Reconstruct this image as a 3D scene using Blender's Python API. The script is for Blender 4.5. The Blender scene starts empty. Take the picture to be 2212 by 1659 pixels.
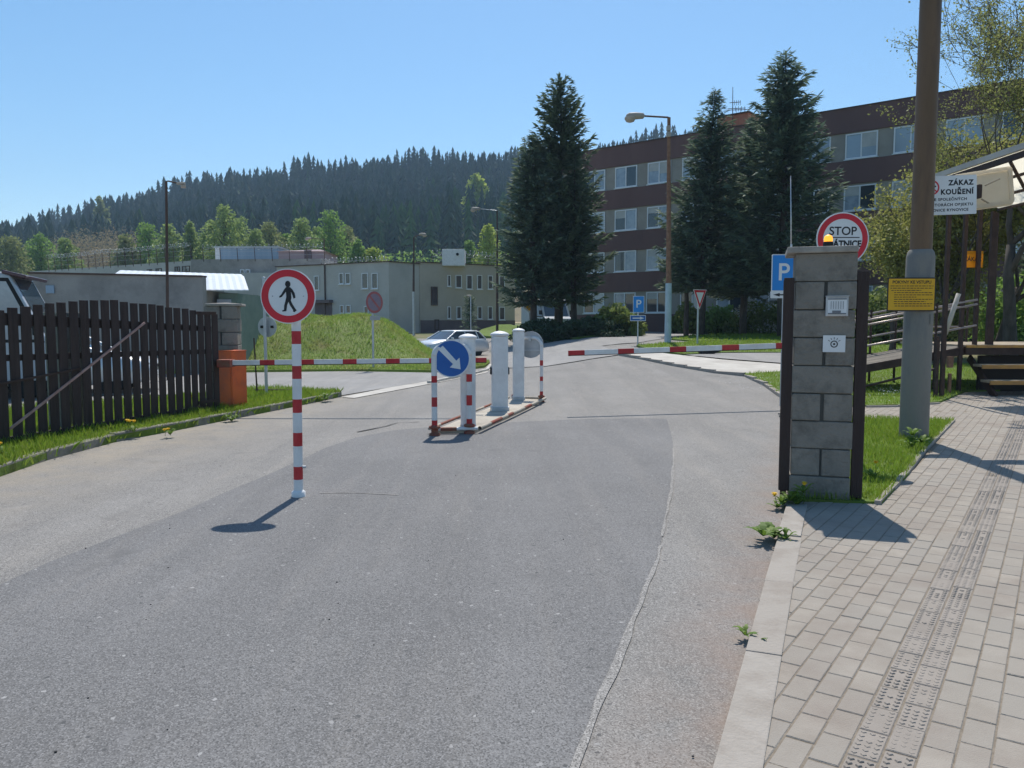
import bpy, bmesh, math, random
import numpy as np
from mathutils import Vector, Matrix
from mathutils.geometry import delaunay_2d_cdt

random.seed(7)
RNG = np.random.default_rng(7)
SC = bpy.context.scene
COL = SC.collection
R = math.radians

# ------------------------------------------------------------------ camera frame (measurements are in a 2212 x 1659 picture)
H = 1.5
F = 1711.0
CX, CY = 1106.0, 829.5
HOR = 697.0
PITCH = math.atan((CY - HOR) / F)
FWD = Vector((0, math.cos(PITCH), -math.sin(PITCH)))
UP = Vector((0, math.sin(PITCH), math.cos(PITCH)))
RT = Vector((1, 0, 0))
CAM = Vector((0, 0, H))


def ray(dx, dy):
    return FWD + RT * ((dx - CX) / F) + UP * ((CY - dy) / F)


def W(dx, dy, Y):
    d = ray(dx, dy)
    return CAM + d * (Y / d.y)


def px(n, Y):
    return n * Y / F


def sstep(a, b, t):
    t = np.clip((np.asarray(t, float) - a) / (b - a), 0, 1)
    return t * t * (3 - 2 * t)


def gz(x, y):
    x = np.asarray(x, float); y = np.asarray(y, float)
    zr = np.interp(y, [0, 13, 17, 29, 34, 60, 75, 125], [0, 0, 0.08, 0.62, 0.72, 1.0, 1.0, 1.6])
    zl = np.interp(y, [0, 33, 40, 60, 66, 125], [0, 0, 0.08, 0.72, 0.8, 1.6])
    w = sstep(-1.5, 4.5, x)
    return zl * (1 - w) + zr * w


def Gp(dx, dy):
    d = ray(dx, dy)
    lo, prev = 0.5, 0.5
    t = 0.5
    while t < 130:
        p = CAM + d * t
        if p.z <= float(gz(p.x, p.y)):
            a, b = prev, t
            for _ in range(30):
                m = (a + b) / 2
                q = CAM + d * m
                if q.z <= float(gz(q.x, q.y)):
                    b = m
                else:
                    a = m
            q = CAM + d * b
            return Vector((q.x, q.y, float(gz(q.x, q.y))))
        prev = t
        t += 0.25
    q = CAM + d * 100
    return Vector((q.x, q.y, float(gz(q.x, q.y))))


def RP(dx, dy, p0, n):
    d = ray(dx, dy)
    return CAM + d * ((p0 - CAM).dot(n) / d.dot(n))


# ------------------------------------------------------------------ materials
def newmat(name):
    m = bpy.data.materials.new(name)
    m.use_nodes = True
    nt = m.node_tree
    b = nt.nodes['Principled BSDF']
    return m, nt, b


def N(nt, t, **kw):
    n = nt.nodes.new(t)
    for k, v in kw.items():
        if k in n.inputs:
            n.inputs[k].default_value = v
        else:
            setattr(n, k, v)
    return n


def rgba(c):
    return (c[0], c[1], c[2], 1.0)


def mixc(nt, fac, a, b):
    m = nt.nodes.new('ShaderNodeMix')
    m.data_type = 'RGBA'
    for s, v in ((0, fac), (6, a), (7, b)):
        if hasattr(v, 'is_linked') or hasattr(v, 'node'):
            nt.links.new(v, m.inputs[s])
        else:
            m.inputs[s].default_value = rgba(v) if isinstance(v, (tuple, list)) else v
    return m.outputs[2]


def ramp(nt, src, a, b):
    r = nt.nodes.new('ShaderNodeMapRange')
    nt.links.new(src, r.inputs[0])
    r.inputs[1].default_value = a
    r.inputs[2].default_value = b
    return r.outputs[0]


def noise(nt, vec, scale, detail=4, rough=0.6):
    n = N(nt, 'ShaderNodeTexNoise', Scale=scale, Detail=detail, Roughness=rough)
    if vec is not None:
        nt.links.new(vec, n.inputs['Vector'])
    return n.outputs['Fac']


def M(name, c1, c2=None, scale=4.0, rough=0.7, bump=0.0, bscale=30.0, spec=0.35, metal=0.0, island=None, trans=0.0,
      lo=0.35, hi=0.65, stretch=None, dirt=None, dscale=1.5, coat=0.0, chips=None):
    m, nt, b = newmat(name)
    b.inputs['Roughness'].default_value = rough
    b.inputs['Metallic'].default_value = metal
    b.inputs['Specular IOR Level'].default_value = spec
    b.inputs['Coat Weight'].default_value = coat
    geo = nt.nodes.new('ShaderNodeNewGeometry')
    vec = geo.outputs['Position']
    if stretch:
        mp = N(nt, 'ShaderNodeMapping')
        mp.inputs['Scale'].default_value = stretch
        nt.links.new(vec, mp.inputs['Vector'])
        vec = mp.outputs['Vector']
    col = None
    if c2 is not None:
        f = ramp(nt, noise(nt, vec, scale), lo, hi)
        col = mixc(nt, f, c1, c2)
    if island is not None:
        f = ramp(nt, geo.outputs['Random Per Island'], 0, 1)
        col = mixc(nt, f, col if col is not None else c1, island) if c2 is None else mixc(nt, f, col, island)
        # keep half of the noise colour
    if dirt is not None:
        f = ramp(nt, noise(nt, vec, dscale, 8, 0.7), 0.48, 0.75)
        col = mixc(nt, f, col if col is not None else c1, dirt)
    if chips is not None:
        f = ramp(nt, noise(nt, vec, 16, 6, 0.75), 0.68, 0.72)
        col = mixc(nt, f, col if col is not None else c1, chips)
    if col is not None:
        nt.links.new(col, b.inputs['Base Color'])
    else:
        b.inputs['Base Color'].default_value = rgba(c1)
    if bump:
        bn = N(nt, 'ShaderNodeBump', Strength=bump, Distance=0.02)
        nt.links.new(noise(nt, vec, bscale, 6), bn.inputs['Height'])
        nt.links.new(bn.outputs['Normal'], b.inputs['Normal'])
    if trans:
        out = nt.nodes['Material Output']
        tr = nt.nodes.new('ShaderNodeBsdfTranslucent')
        if col is not None:
            nt.links.new(col, tr.inputs['Color'])
        else:
            tr.inputs['Color'].default_value = rgba(c1)
        ms = N(nt, 'ShaderNodeMixShader')
        ms.inputs[0].default_value = trans
        nt.links.new(b.outputs[0], ms.inputs[1])
        nt.links.new(tr.outputs[0], ms.inputs[2])
        nt.links.new(ms.outputs[0], out.inputs['Surface'])
    return m


def line_dist(nt, pos, p, q):
    """signed distance of the position to the line p-q in plan"""
    d = Vector((q[0] - p[0], q[1] - p[1])).normalized()
    n = Vector((-d.y, d.x))
    dt = N(nt, 'ShaderNodeVectorMath', operation='DOT_PRODUCT')
    nt.links.new(pos, dt.inputs[0])
    dt.inputs[1].default_value = (n.x, n.y, 0)
    sub = N(nt, 'ShaderNodeMath', operation='SUBTRACT')
    nt.links.new(dt.outputs['Value'], sub.inputs[0])
    sub.inputs[1].default_value = n.x * p[0] + n.y * p[1]
    return sub.outputs[0]


def asphalt(name, base, sand_lines=(), patch=(1, 1, 1), grain=1.0):
    m, nt, b = newmat(name)
    geo = nt.nodes.new('ShaderNodeNewGeometry')
    pos = geo.outputs['Position']
    d = tuple(x * 0.8 for x in base)
    l = tuple(x * 1.16 for x in base)
    c = mixc(nt, ramp(nt, noise(nt, pos, 0.55, 5, 0.6), 0.36, 0.64), d, l)
    mp = N(nt, 'ShaderNodeMapping')
    mp.inputs['Rotation'].default_value = (0, 0, R(20))
    mp.inputs['Scale'].default_value = (1.6, 0.16, 1)
    nt.links.new(pos, mp.inputs['Vector'])
    c = mixc(nt, ramp(nt, noise(nt, mp.outputs['Vector'], 1.0, 4, 0.55), 0.44, 0.66), c, tuple(x * 0.76 for x in base))
    c = mixc(nt, ramp(nt, noise(nt, mp.outputs['Vector'], 2.3, 4, 0.6), 0.5, 0.8), c, (base[0] * 1.22, base[1] * 1.17, base[2] * 1.1))
    # aggregate: pale and dark chips
    v = N(nt, 'ShaderNodeTexVoronoi', Scale=175.0)
    nt.links.new(pos, v.inputs['Vector'])
    sep = nt.nodes.new('ShaderNodeSeparateColor')
    nt.links.new(v.outputs['Color'], sep.inputs[0])
    c = mixc(nt, ramp(nt, sep.outputs[0], 0.4, 1.0), c, tuple(min(1, x * (1 + 0.5 * grain)) for x in base))
    c = mixc(nt, ramp(nt, sep.outputs[1], 0.5, 1.0), c, tuple(x * (1 - 0.5 * grain) for x in base))
    v2 = N(nt, 'ShaderNodeTexVoronoi', Scale=60.0)
    nt.links.new(pos, v2.inputs['Vector'])
    sep2 = nt.nodes.new('ShaderNodeSeparateColor')
    nt.links.new(v2.outputs['Color'], sep2.inputs[0])
    c = mixc(nt, ramp(nt, sep2.outputs[0], 0.994, 0.9995), c, (0.08, 0.08, 0.08))
    c = mixc(nt, ramp(nt, noise(nt, pos, 1.7, 6, 0.65), 0.60, 0.74), c, tuple(x * 0.72 for x in base))
    c = mixc(nt, ramp(nt, noise(nt, pos, 3.1, 6, 0.7), 0.62, 0.78), c, tuple(x * 1.3 for x in base))
    c = mixc(nt, ramp(nt, sep2.outputs[1], 0.996, 0.9995), c, (0.32, 0.31, 0.30))
    for p, q, w, colr, amt in sand_lines:
        dd = line_dist(nt, pos, p, q)
        ab = N(nt, 'ShaderNodeMath', operation='ABSOLUTE')
        nt.links.new(dd, ab.inputs[0])
        f1 = ramp(nt, ab.outputs[0], w, 0.0)
        f2 = ramp(nt, noise(nt, pos, 2.3, 7, 0.7), 0.3, 0.7)
        mu = N(nt, 'ShaderNodeMath', operation='MULTIPLY')
        nt.links.new(f1, mu.inputs[0]); nt.links.new(f2, mu.inputs[1])
        mu2 = N(nt, 'ShaderNodeMath', operation='MULTIPLY')
        nt.links.new(mu.outputs[0], mu2.inputs[0]); mu2.inputs[1].default_value = amt
        c = mixc(nt, mu2.outputs[0], c, colr)
    nt.links.new(c, b.inputs['Base Color'])
    b.inputs['Roughness'].default_value = 0.82
    b.inputs['Specular IOR Level'].default_value = 0.3
    bn = N(nt, 'ShaderNodeBump', Strength=0.2, Distance=0.004)
    nt.links.new(v.outputs['Distance'], bn.inputs['Height'])
    nt.links.new(bn.outputs['Normal'], b.inputs['Normal'])
    return m


def glassy(name, c, rough=0.06, spec=0.9):
    return M(name, c, rough=rough, spec=spec)


def emitm(name, c, s):
    m, nt, b = newmat(name)
    b.inputs['Base Color'].default_value = rgba(c)
    b.inputs['Emission Color'].default_value = rgba(c)
    b.inputs['Emission Strength'].default_value = s
    return m


MT = {}
MT['white'] = M('white_paint', (0.66, 0.655, 0.655), (0.74, 0.735, 0.73), 6, 0.5, dirt=(0.57, 0.55, 0.53), dscale=2.5, chips=(0.27, 0.22, 0.19))
MT['signwhite'] = M('sign_white', (0.66, 0.67, 0.68), (0.72, 0.73, 0.74), 3, 0.4)
MT['red'] = M('red_paint', (0.42, 0.02, 0.025), (0.5, 0.035, 0.04), 8, 0.5, dirt=(0.33, 0.04, 0.04), dscale=6, chips=(0.22, 0.09, 0.07))
MT['rustred'] = M('worn_red_paint', (0.26, 0.05, 0.035), (0.20, 0.11, 0.07), 7, 0.8)
MT['signred'] = M('sign_red', (0.6, 0.016, 0.035), (0.52, 0.018, 0.035), 3, 0.4)
MT['black'] = M('black_print', (0.012, 0.013, 0.018), rough=0.5)
MT['rubber'] = M('black_rubber', (0.02, 0.02, 0.02), rough=0.8)
MT['blue'] = M('sign_blue', (0.012, 0.10, 0.36), (0.016, 0.12, 0.40), 3, 0.4)
MT['blue2'] = M('parking_blue', (0.012, 0.22, 0.62), rough=0.4)
MT['signback'] = M('sign_back', (0.36, 0.38, 0.40), (0.44, 0.45, 0.47), 5, 0.45, metal=0.4)
MT['yellow'] = M('yellow_plate', (0.62, 0.33, 0.012), (0.68, 0.38, 0.015), 4, 0.5)
MT['yellowt'] = M('thin_yellow_plate', (0.72, 0.38, 0.012), (0.78, 0.43, 0.015), 4, 0.5, trans=.55)
MT['orange'] = M('orange_housing', (0.66, 0.13, 0.03), (0.58, 0.10, 0.03), 3, 0.5, dirt=(0.42, 0.11, 0.05), dscale=3, chips=(0.25, 0.12, 0.08))
MT['galv'] = M('galvanised', (0.42, 0.44, 0.46), (0.52, 0.54, 0.56), 8, 0.45, metal=0.5)
MT['polegrey'] = M('grey_pole_paint', (0.205, 0.188, 0.162), (0.26, 0.24, 0.21), 3, 0.7, spec=0.15, bump=0.15, bscale=25, stretch=(1, 1, .25), dirt=(0.15, 0.15, 0.15), dscale=3)
MT['polebrown'] = M('brown_pole_paint', (0.13, 0.078, 0.04), (0.17, 0.10, 0.055), 3, 0.55, stretch=(1, 1, .2), dirt=(0.09, 0.055, 0.035), dscale=4)
MT['rust'] = M('rusty_steel', (0.20, 0.10, 0.06), (0.28, 0.16, 0.10), 6, 0.8, dirt=(0.12, 0.06, 0.04), dscale=8)
MT['lampblue'] = M('pale_blue_pole', (0.34, 0.44, 0.50), (0.42, 0.52, 0.57), 5, 0.5)
MT['darkpole'] = M('dark_pole', (0.07, 0.045, 0.035), (0.10, 0.06, 0.045), 4, 0.7)
MT['wood'] = M('dark_stained_wood', (0.034, 0.023, 0.021), (0.062, 0.042, 0.037), 3, 0.7, bump=0.6, bscale=14, stretch=(6, 6, .5), island=(0.05, 0.034, 0.03), spec=0.25)
MT['concrete'] = M('concrete_block', (0.215, 0.195, 0.168), (0.295, 0.27, 0.235), 3.5, 0.9, bump=0.9, bscale=38, island=(0.25, 0.228, 0.198), dirt=(0.115, 0.103, 0.09), dscale=4.5, spec=0.2)
MT['mortar'] = M('mortar', (0.10, 0.098, 0.09), rough=0.95)
MT['concap'] = M('concrete_cap', (0.30, 0.27, 0.235), (0.38, 0.345, 0.30), 5, 0.9, bump=0.3, bscale=50, dirt=(0.2, 0.18, 0.16), dscale=4)
MT['kerb'] = M('kerb_concrete', (0.32, 0.287, 0.25), (0.39, 0.355, 0.315), 4, 0.9, bump=0.4, spec=0.1, bscale=50, island=(0.335, 0.30, 0.262), dirt=(0.25, 0.212, 0.178), dscale=2.5)
MT['oldkerb'] = M('old_kerb', (0.17, 0.16, 0.14), (0.27, 0.25, 0.21), 5, 0.95, bump=0.6, bscale=40, dirt=(0.10, 0.11, 0.06), dscale=3)
MT['slab'] = M('island_concrete', (0.38, 0.34, 0.28), (0.48, 0.43, 0.36), 3, 0.9, bump=0.3, bscale=60, dirt=(0.26, 0.23, 0.19), dscale=2)
MT['pave'] = M('paver', (0.295, 0.257, 0.215), (0.36, 0.318, 0.27), 5, 0.9, bump=0.35, bscale=160, island=(0.305, 0.275, 0.238), dirt=(0.26, 0.218, 0.185), dscale=1.1, spec=0.1)
MT['tactile'] = M('tactile_paver', (0.275, 0.24, 0.205), (0.32, 0.282, 0.242), 6, 0.9, bump=0.3, bscale=160, island=(0.30, 0.262, 0.228), dirt=(0.235, 0.205, 0.175), dscale=1.3, spec=0.2)
MT['bed'] = M('paver_bed', (0.17, 0.14, 0.105), (0.24, 0.20, 0.155), 40, 0.95)
MT['palepath'] = M('pale_concrete', (0.42, 0.39, 0.35), (0.52, 0.49, 0.44), 1.5, 0.9, bump=0.2, bscale=30, dirt=(0.36, 0.33, 0.29), dscale=.8)
MT['crack'] = M('tar_crack', (0.035, 0.034, 0.034), (0.075, 0.07, 0.065), 20, 0.8)
MT['chip'] = M('pale_seam', (0.30, 0.28, 0.26), (0.20, 0.19, 0.18), 7, 0.9, lo=.4, hi=.6, bump=.4, bscale=90)
MT['soil'] = M('lawn_soil', (0.09, 0.15, 0.02), (0.13, 0.19, 0.03), 6, 0.95, bump=0.7, bscale=40, dirt=(0.09, 0.085, 0.03), dscale=2)
MT['ground'] = M('earth', (0.10, 0.12, 0.04), (0.17, 0.15, 0.08), .8, 0.95)
MT['grass'] = M('grass_blade', (0.17, 0.30, 0.022), (0.23, 0.36, 0.035), 2.2, 0.6, island=(0.25, 0.31, 0.05), trans=0.55)
MT['drygrass'] = M('mound_grass', (0.20, 0.36, 0.05), (0.32, 0.43, 0.09), .9, 0.7, island=(0.30, 0.38, 0.10), dirt=(0.36, 0.30, 0.12), dscale=1.0, trans=0.5)
MT['yellowfl'] = M('dandelion_yellow', (0.80, 0.52, 0.01), (0.72, 0.42, 0.01), 60, 0.7)
MT['daisy'] = M('daisy_white', (0.75, 0.75, 0.72), rough=0.7)
MT['weed'] = M('weed_leaf', (0.09, 0.17, 0.02), rough=0.6, island=(0.17, 0.25, 0.04), trans=0.35)
MT['bark'] = M('bark', (0.055, 0.045, 0.038), (0.11, 0.09, 0.075), 7, 0.95, bump=0.8, bscale=16, stretch=(1, 1, .3))
MT['spruce'] = M('spruce_needles', (0.056, 0.092, 0.060), (0.10, 0.145, 0.082), 1.3, 0.65, island=(0.16, 0.20, 0.11), trans=0.36)
MT['spruce2'] = M('blue_spruce_needles', (0.058, 0.098, 0.074), (0.11, 0.165, 0.11), 1.3, 0.65, island=(0.185, 0.235, 0.145), trans=0.36)
MT['forest'] = M('forest_conifer', (0.026, 0.052, 0.036), (0.048, 0.078, 0.044), 0.03, 0.8, island=(0.058, 0.088, 0.048))
MT['larch'] = M('forest_larch', (0.06, 0.115, 0.035), (0.085, 0.15, 0.045), 0.05, 0.8, island=(0.055, 0.10, 0.04))
MT['birch'] = M('birch_leaf', (0.26, 0.34, 0.10), (0.34, 0.40, 0.15), 0.5, 0.7, island=(0.27, 0.36, 0.12), trans=0.5)
MT['olive'] = M('olive_leaf', (0.22, 0.27, 0.10), (0.30, 0.32, 0.14), 0.5, 0.7, island=(0.25, 0.28, 0.11), trans=0.5)
MT['lime'] = M('lime_leaf', (0.34, 0.42, 0.07), (0.42, 0.48, 0.10), 0.5, 0.7, island=(0.32, 0.40, 0.09), trans=0.5)
MT['fgreen'] = M('fresh_green_leaf', (0.18, 0.31, 0.06), (0.24, 0.37, 0.09), 0.5, 0.7, island=(0.21, 0.32, 0.08), trans=0.5)
MT['thicket'] = M('bare_thicket', (0.26, 0.20, 0.14), (0.30, 0.28, 0.14), 0.08, 0.9, island=(0.30, 0.25, 0.17), trans=0.4)
MT['yleaf'] = M('young_leaf', (0.25, 0.27, 0.055), (0.33, 0.33, 0.085), 1.2, 0.6, island=(0.30, 0.30, 0.11), trans=0.5)
MT['sleaf'] = M('sparse_leaf', (0.22, 0.25, 0.06), (0.30, 0.31, 0.09), 1.2, 0.6, island=(0.25, 0.26, 0.09), trans=0.5)
MT['juniper'] = M('juniper', (0.02, 0.045, 0.022), (0.04, 0.07, 0.03), 1.5, 0.7, island=(0.05, 0.08, 0.035), trans=0.15)
MT['shrub'] = M('shrub_leaf', (0.13, 0.19, 0.05), (0.19, 0.24, 0.06), 1.5, 0.7, island=(0.2, 0.24, 0.07), trans=0.4)
MT['blossom'] = M('white_blossom', (0.5, 0.5, 0.46), rough=0.7, trans=0.3)
MT['band'] = M('brown_cladding', (0.14, 0.074, 0.066), (0.18, 0.098, 0.086), 1.2, 0.75, stretch=(1, 1, .3), dirt=(0.11, 0.062, 0.058), dscale=.6)
MT['panelw'] = M('beige_panel', (0.30, 0.27, 0.23), (0.36, 0.325, 0.28), .9, 0.85, dirt=(0.25, 0.225, 0.195), dscale=.5)
MT['frame'] = M('white_window_frame', (0.74, 0.75, 0.76), rough=0.5)
MT['glass'] = glassy('dark_window_glass', (0.035, 0.045, 0.055))
MT['glassb'] = M('curtained_window_glass', (0.22, 0.27, 0.33), (0.34, 0.39, 0.45), 2.5, 0.12, spec=0.8)
MT['glassp'] = M('blind_window_glass', (0.34, 0.40, 0.46), (0.30, 0.37, 0.44), .7, 0.12, spec=0.8)
MT['brick'] = M('red_brick', (0.34, 0.13, 0.08), (0.40, 0.17, 0.11), 6, 0.9)
MT['plaster'] = M('grey_plaster', (0.44, 0.42, 0.385), (0.50, 0.48, 0.445), .5, 0.9, dirt=(0.38, 0.365, 0.335), dscale=.35)
MT['plaster2'] = M('tan_plaster', (0.42, 0.37, 0.305), (0.47, 0.42, 0.355), .5, 0.9, dirt=(0.36, 0.325, 0.28), dscale=.35)
MT['plinth'] = M('plinth', (0.13, 0.10, 0.10), (0.17, 0.13, 0.13), 1, 0.9)
MT['garage'] = M('garage_render', (0.26, 0.245, 0.225), (0.33, 0.31, 0.285), .9, 0.95, bump=0.3, bscale=20, dirt=(0.19, 0.18, 0.17), dscale=1.1)
MT['tin'] = M('tin_sheet', (0.74, 0.74, 0.73), (0.8, 0.8, 0.79), 2, 0.35, metal=0.25, dirt=(0.62, 0.62, 0.61), dscale=2)
MT['green'] = M('faded_green_boards', (0.13, 0.19, 0.17), (0.17, 0.23, 0.2), 3, 0.8)
MT['bluewall'] = M('blue_cladding', (0.24, 0.33, 0.42), (0.30, 0.38, 0.46), 1, 0.7, stretch=(3, 3, .2))
MT['pink'] = M('pink_plaster', (0.33, 0.24, 0.25), (0.37, 0.28, 0.28), .8, 0.9)
MT['wire'] = M('razor_wire', (0.45, 0.47, 0.48), rough=0.4, metal=0.6)
MT['silver'] = M('silver_car_paint', (0.66, 0.67, 0.68), rough=0.32, metal=0.25, coat=0.6)
MT['vanwhite'] = M('pale_van_paint', (0.42, 0.45, 0.49), rough=0.35, coat=0.4)
MT['maroon'] = M('maroon_van_paint', (0.07, 0.025, 0.04), rough=0.35, coat=0.4)
MT['carglass'] = glassy('car_glass', (0.05, 0.065, 0.08), 0.05, 1.0)
MT['tyre'] = M('tyre', (0.02, 0.02, 0.021), rough=0.85)
MT['rim'] = M('wheel_rim', (0.4, 0.4, 0.42), rough=0.3, metal=0.8)
MT['lampglass'] = M('lamp_bowl', (0.55, 0.50, 0.45), rough=0.2, spec=0.6, trans=0.4)
MT['beige'] = M('lamp_housing', (0.38, 0.33, 0.28), rough=0.6)
MT['amber'] = emitm('amber_beacon', (0.95, 0.36, 0.03), 1.1)
MT['cream'] = M('translucent_roof_sheet', (0.86, 0.82, 0.73), (0.90, 0.86, 0.77), 2, 0.5, trans=0.92)
MT['creampan'] = M('cream_panel', (0.80, 0.73, 0.61), (0.85, 0.78, 0.66), 3, 0.6, trans=0.7)
MT['deck'] = M('weathered_deck', (0.30, 0.24, 0.17), (0.38, 0.31, 0.22), 3, 0.8, bump=0.3, stretch=(1, 8, 1))
MT['nosing'] = M('yellow_step_edge', (0.48, 0.25, 0.06), (0.36, 0.19, 0.07), 5, 0.7)
MT['railst'] = M('brown_rail_steel', (0.042, 0.026, 0.022), (0.068, 0.042, 0.034), 6, 0.6, spec=0.2)
MT['railpale'] = M('sunlit_pale_rail', (0.30, 0.25, 0.23), (0.38, 0.32, 0.30), 6, 0.35, metal=0.4)  # pale pipe colour, with the bright sun-lit tops painted into it
MT['rampboard'] = M('grey_ramp_board', (0.13, 0.115, 0.095), (0.18, 0.155, 0.125), 3, 0.85)
MT['stairdark'] = M('dark_step_board', (0.04, 0.032, 0.03), rough=0.9)
MT['plateA'] = M('intercom_silver', (0.42, 0.43, 0.46), (0.5, 0.51, 0.53), 20, 0.4, metal=0.3)
MT['plategrey'] = M('intercom_grey', (0.16, 0.17, 0.19), rough=0.5)

S0, S1 = Gp(0, 1030), Gp(520, 902)
K0, K1 = Gp(1545, 1659), Gp(1695, 1110)
MT['road'] = asphalt('asphalt_worn', (0.216, 0.204, 0.190),
                     [((S0.x, S0.y), (S1.x, S1.y), 1.7, (0.33, 0.28, 0.21), 0.8), ((K0.x, K0.y), (K1.x, K1.y), 0.5, (0.24, 0.17, 0.13), 0.8)])
MT['patch'] = asphalt('asphalt_dark', (0.163, 0.158, 0.155), grain=1.0)
MT['seam'] = asphalt('asphalt_seam', (0.25, 0.236, 0.22), grain=1.3)
MT['farroad'] = asphalt('asphalt_far', (0.26, 0.25, 0.24), grain=.6)


# ------------------------------------------------------------------ mesh builder
class MB:
    def __init__(self):
        self.v = []; self.f = []; self.m = []; self.sm = []

    def add(self, vs, fs, mi=0, smooth=False):
        o = len(self.v)
        self.v += [tuple(p) for p in vs]
        for f in fs:
            self.f.append(tuple(i + o for i in f)); self.m.append(mi); self.sm.append(smooth)

    def box(self, c, s, mi=0, rz=0.0, M3=None, bev=0.0):
        c = Vector(c); hx, hy, hz = s[0] / 2, s[1] / 2, s[2] / 2
        m = M3 if M3 is not None else Matrix.Rotation(rz, 3, 'Z')
        if bev <= 0:
            vs = [c + m @ Vector((x * hx, y * hy, z * hz)) for z in (-1, 1) for x, y in ((-1, -1), (1, -1), (1, 1), (-1, 1))]
            self.add(vs, [(3, 2, 1, 0), (4, 5, 6, 7), (0, 1, 5, 4), (1, 2, 6, 5), (2, 3, 7, 6), (3, 0, 4, 7)], mi)
        else:
            bm = bmesh.new()
            bmesh.ops.create_cube(bm, size=1)
            for q in bm.verts:
                q.co = Vector((q.co.x * s[0], q.co.y * s[1], q.co.z * s[2]))
            bmesh.ops.bevel(bm, geom=list(bm.edges), offset=bev, segments=2, affect='EDGES', profile=0.6)
            bm.verts.index_update()
            self.add([c + m @ q.co for q in bm.verts], [tuple(q.index for q in f.verts) for f in bm.faces], mi)
            bm.free()

    def cyl(self, p0, p1, r0, r1=None, n=14, mi=0, caps=True, smooth=True):
        p0 = Vector(p0); p1 = Vector(p1); r1 = r0 if r1 is None else r1
        d = (p1 - p0)
        if d.length < 1e-6:
            return
        d.normalize()
        a = d.orthogonal().normalized(); b = d.cross(a)
        vs = []
        for p, r in ((p0, r0), (p1, r1)):
            for i in range(n):
                t = 2 * math.pi * i / n
                vs.append(p + a * (math.cos(t) * r) + b * (math.sin(t) * r))
        self.add(vs, [(i, (i + 1) % n, n + (i + 1) % n, n + i) for i in range(n)], mi, smooth)
        if caps:
            self.add(vs[:n], [tuple(reversed(range(n)))], mi)
            self.add(vs[n:], [tuple(range(n))], mi)

    def tube(self, pts, r, n=10, mi=0):
        pts = [Vector(p) for p in pts]
        rs = r if isinstance(r, (list, tuple)) else [r] * len(pts)
        vs = []
        prev = None
        for i, p in enumerate(pts):
            d = (pts[min(i + 1, len(pts) - 1)] - pts[max(i - 1, 0)]).normalized()
            if prev is None:
                a = d.orthogonal().normalized()
            else:
                a = (prev - d * prev.dot(d))
                a = a.normalized() if a.length > 1e-6 else d.orthogonal().normalized()
            prev = a
            b = d.cross(a)
            for k in range(n):
                t = 2 * math.pi * k / n
                vs.append(p + a * (math.cos(t) * rs[i]) + b * (math.sin(t) * rs[i]))
        fs = []
        for i in range(len(pts) - 1):
            for k in range(n):
                fs.append((i * n + k, i * n + (k + 1) % n, (i + 1) * n + (k + 1) % n, (i + 1) * n + k))
        fs.append(tuple(reversed(range(n)))); fs.append(tuple(range((len(pts) - 1) * n, len(pts) * n)))
        self.add(vs, fs, mi, True)

    def lathe(self, c, prof, n=24, mi=0, axis=None, smooth=True):
        """prof: (radius, height) list about axis (default up)"""
        c = Vector(c)
        d = Vector(axis).normalized() if axis is not None else Vector((0, 0, 1))
        a = d.orthogonal().normalized(); b = d.cross(a)
        vs = []
        for r, h in prof:
            for k in range(n):
                t = 2 * math.pi * k / n
                vs.append(c + d * h + a * (math.cos(t) * r) + b * (math.sin(t) * r))
        fs = []
        for i in range(len(prof) - 1):
            for k in range(n):
                fs.append((i * n + k, i * n + (k + 1) % n, (i + 1) * n + (k + 1) % n, (i + 1) * n + k))
        self.add(vs, fs, mi, smooth)
        self.add(vs[:n], [tuple(reversed(range(n)))], mi)
        self.add(vs[-n:], [tuple(range(n))], mi)

    def prism(self, poly, o, u, v, t, mi=0):
        """flat polygon (u,v coords) at o, thickened by vector t towards the viewer"""
        o = Vector(o); u = Vector(u); v = Vector(v); t = Vector(t)
        n = len(poly)
        front = [o + u * x + v * y + t for x, y in poly]
        back = [o + u * x + v * y for x, y in poly]
        self.add(front + back, [tuple(range(n)), tuple(reversed(range(n, 2 * n)))] +
                 [(i, n + i, n + (i + 1) % n, (i + 1) % n) for i in range(n)], mi)

    def ring(self, o, u, v, r0, r1, t, n=48, mi=0, a0=0, a1=2 * math.pi):
        o = Vector(o); u = Vector(u); v = Vector(v); t = Vector(t)
        full = abs(a1 - a0 - 2 * math.pi) < 1e-6
        k = n if full else n + 1
        vs = []
        for off in (t, t * 0):
            for r in (r0, r1):
                for i in range(k):
                    an = a0 + (a1 - a0) * i / n
                    vs.append(o + u * (math.cos(an) * r) + v * (math.sin(an) * r) + off)
        fs = []
        for i in range(n):
            j = (i + 1) % k
            fs += [(i, j, k + j, k + i), (2 * k + j, 2 * k + i, 3 * k + i, 3 * k + j), (i, 2 * k + i, 2 * k + j, j), (k + j, 3 * k + j, 3 * k + i, k + i)]
        self.add(vs, fs, mi)

    def build(self, name, mats, parent=None):
        me = bpy.data.meshes.new(name)
        off = ORG.get(parent.name, Vector()) if parent is not None else Vector()
        me.from_pydata([(p[0] - off.x, p[1] - off.y, p[2] - off.z) for p in self.v], [], self.f)
        if not isinstance(mats, (list, tuple)):
            mats = [mats]
        for m in mats:
            me.materials.append(m)
        me.polygons.foreach_set('material_index', self.m)
        me.polygons.foreach_set('use_smooth', self.sm)
        me.update()
        return link(name, me, parent)


ORG = {}


def link(name, me, parent=None):
    o = bpy.data.objects.new(name, me)
    COL.objects.link(o)
    if parent is not None:
        o.parent = parent
        ORG[o.name] = ORG.get(parent.name, Vector())
    else:
        ORG[o.name] = Vector()
    return o


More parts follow.
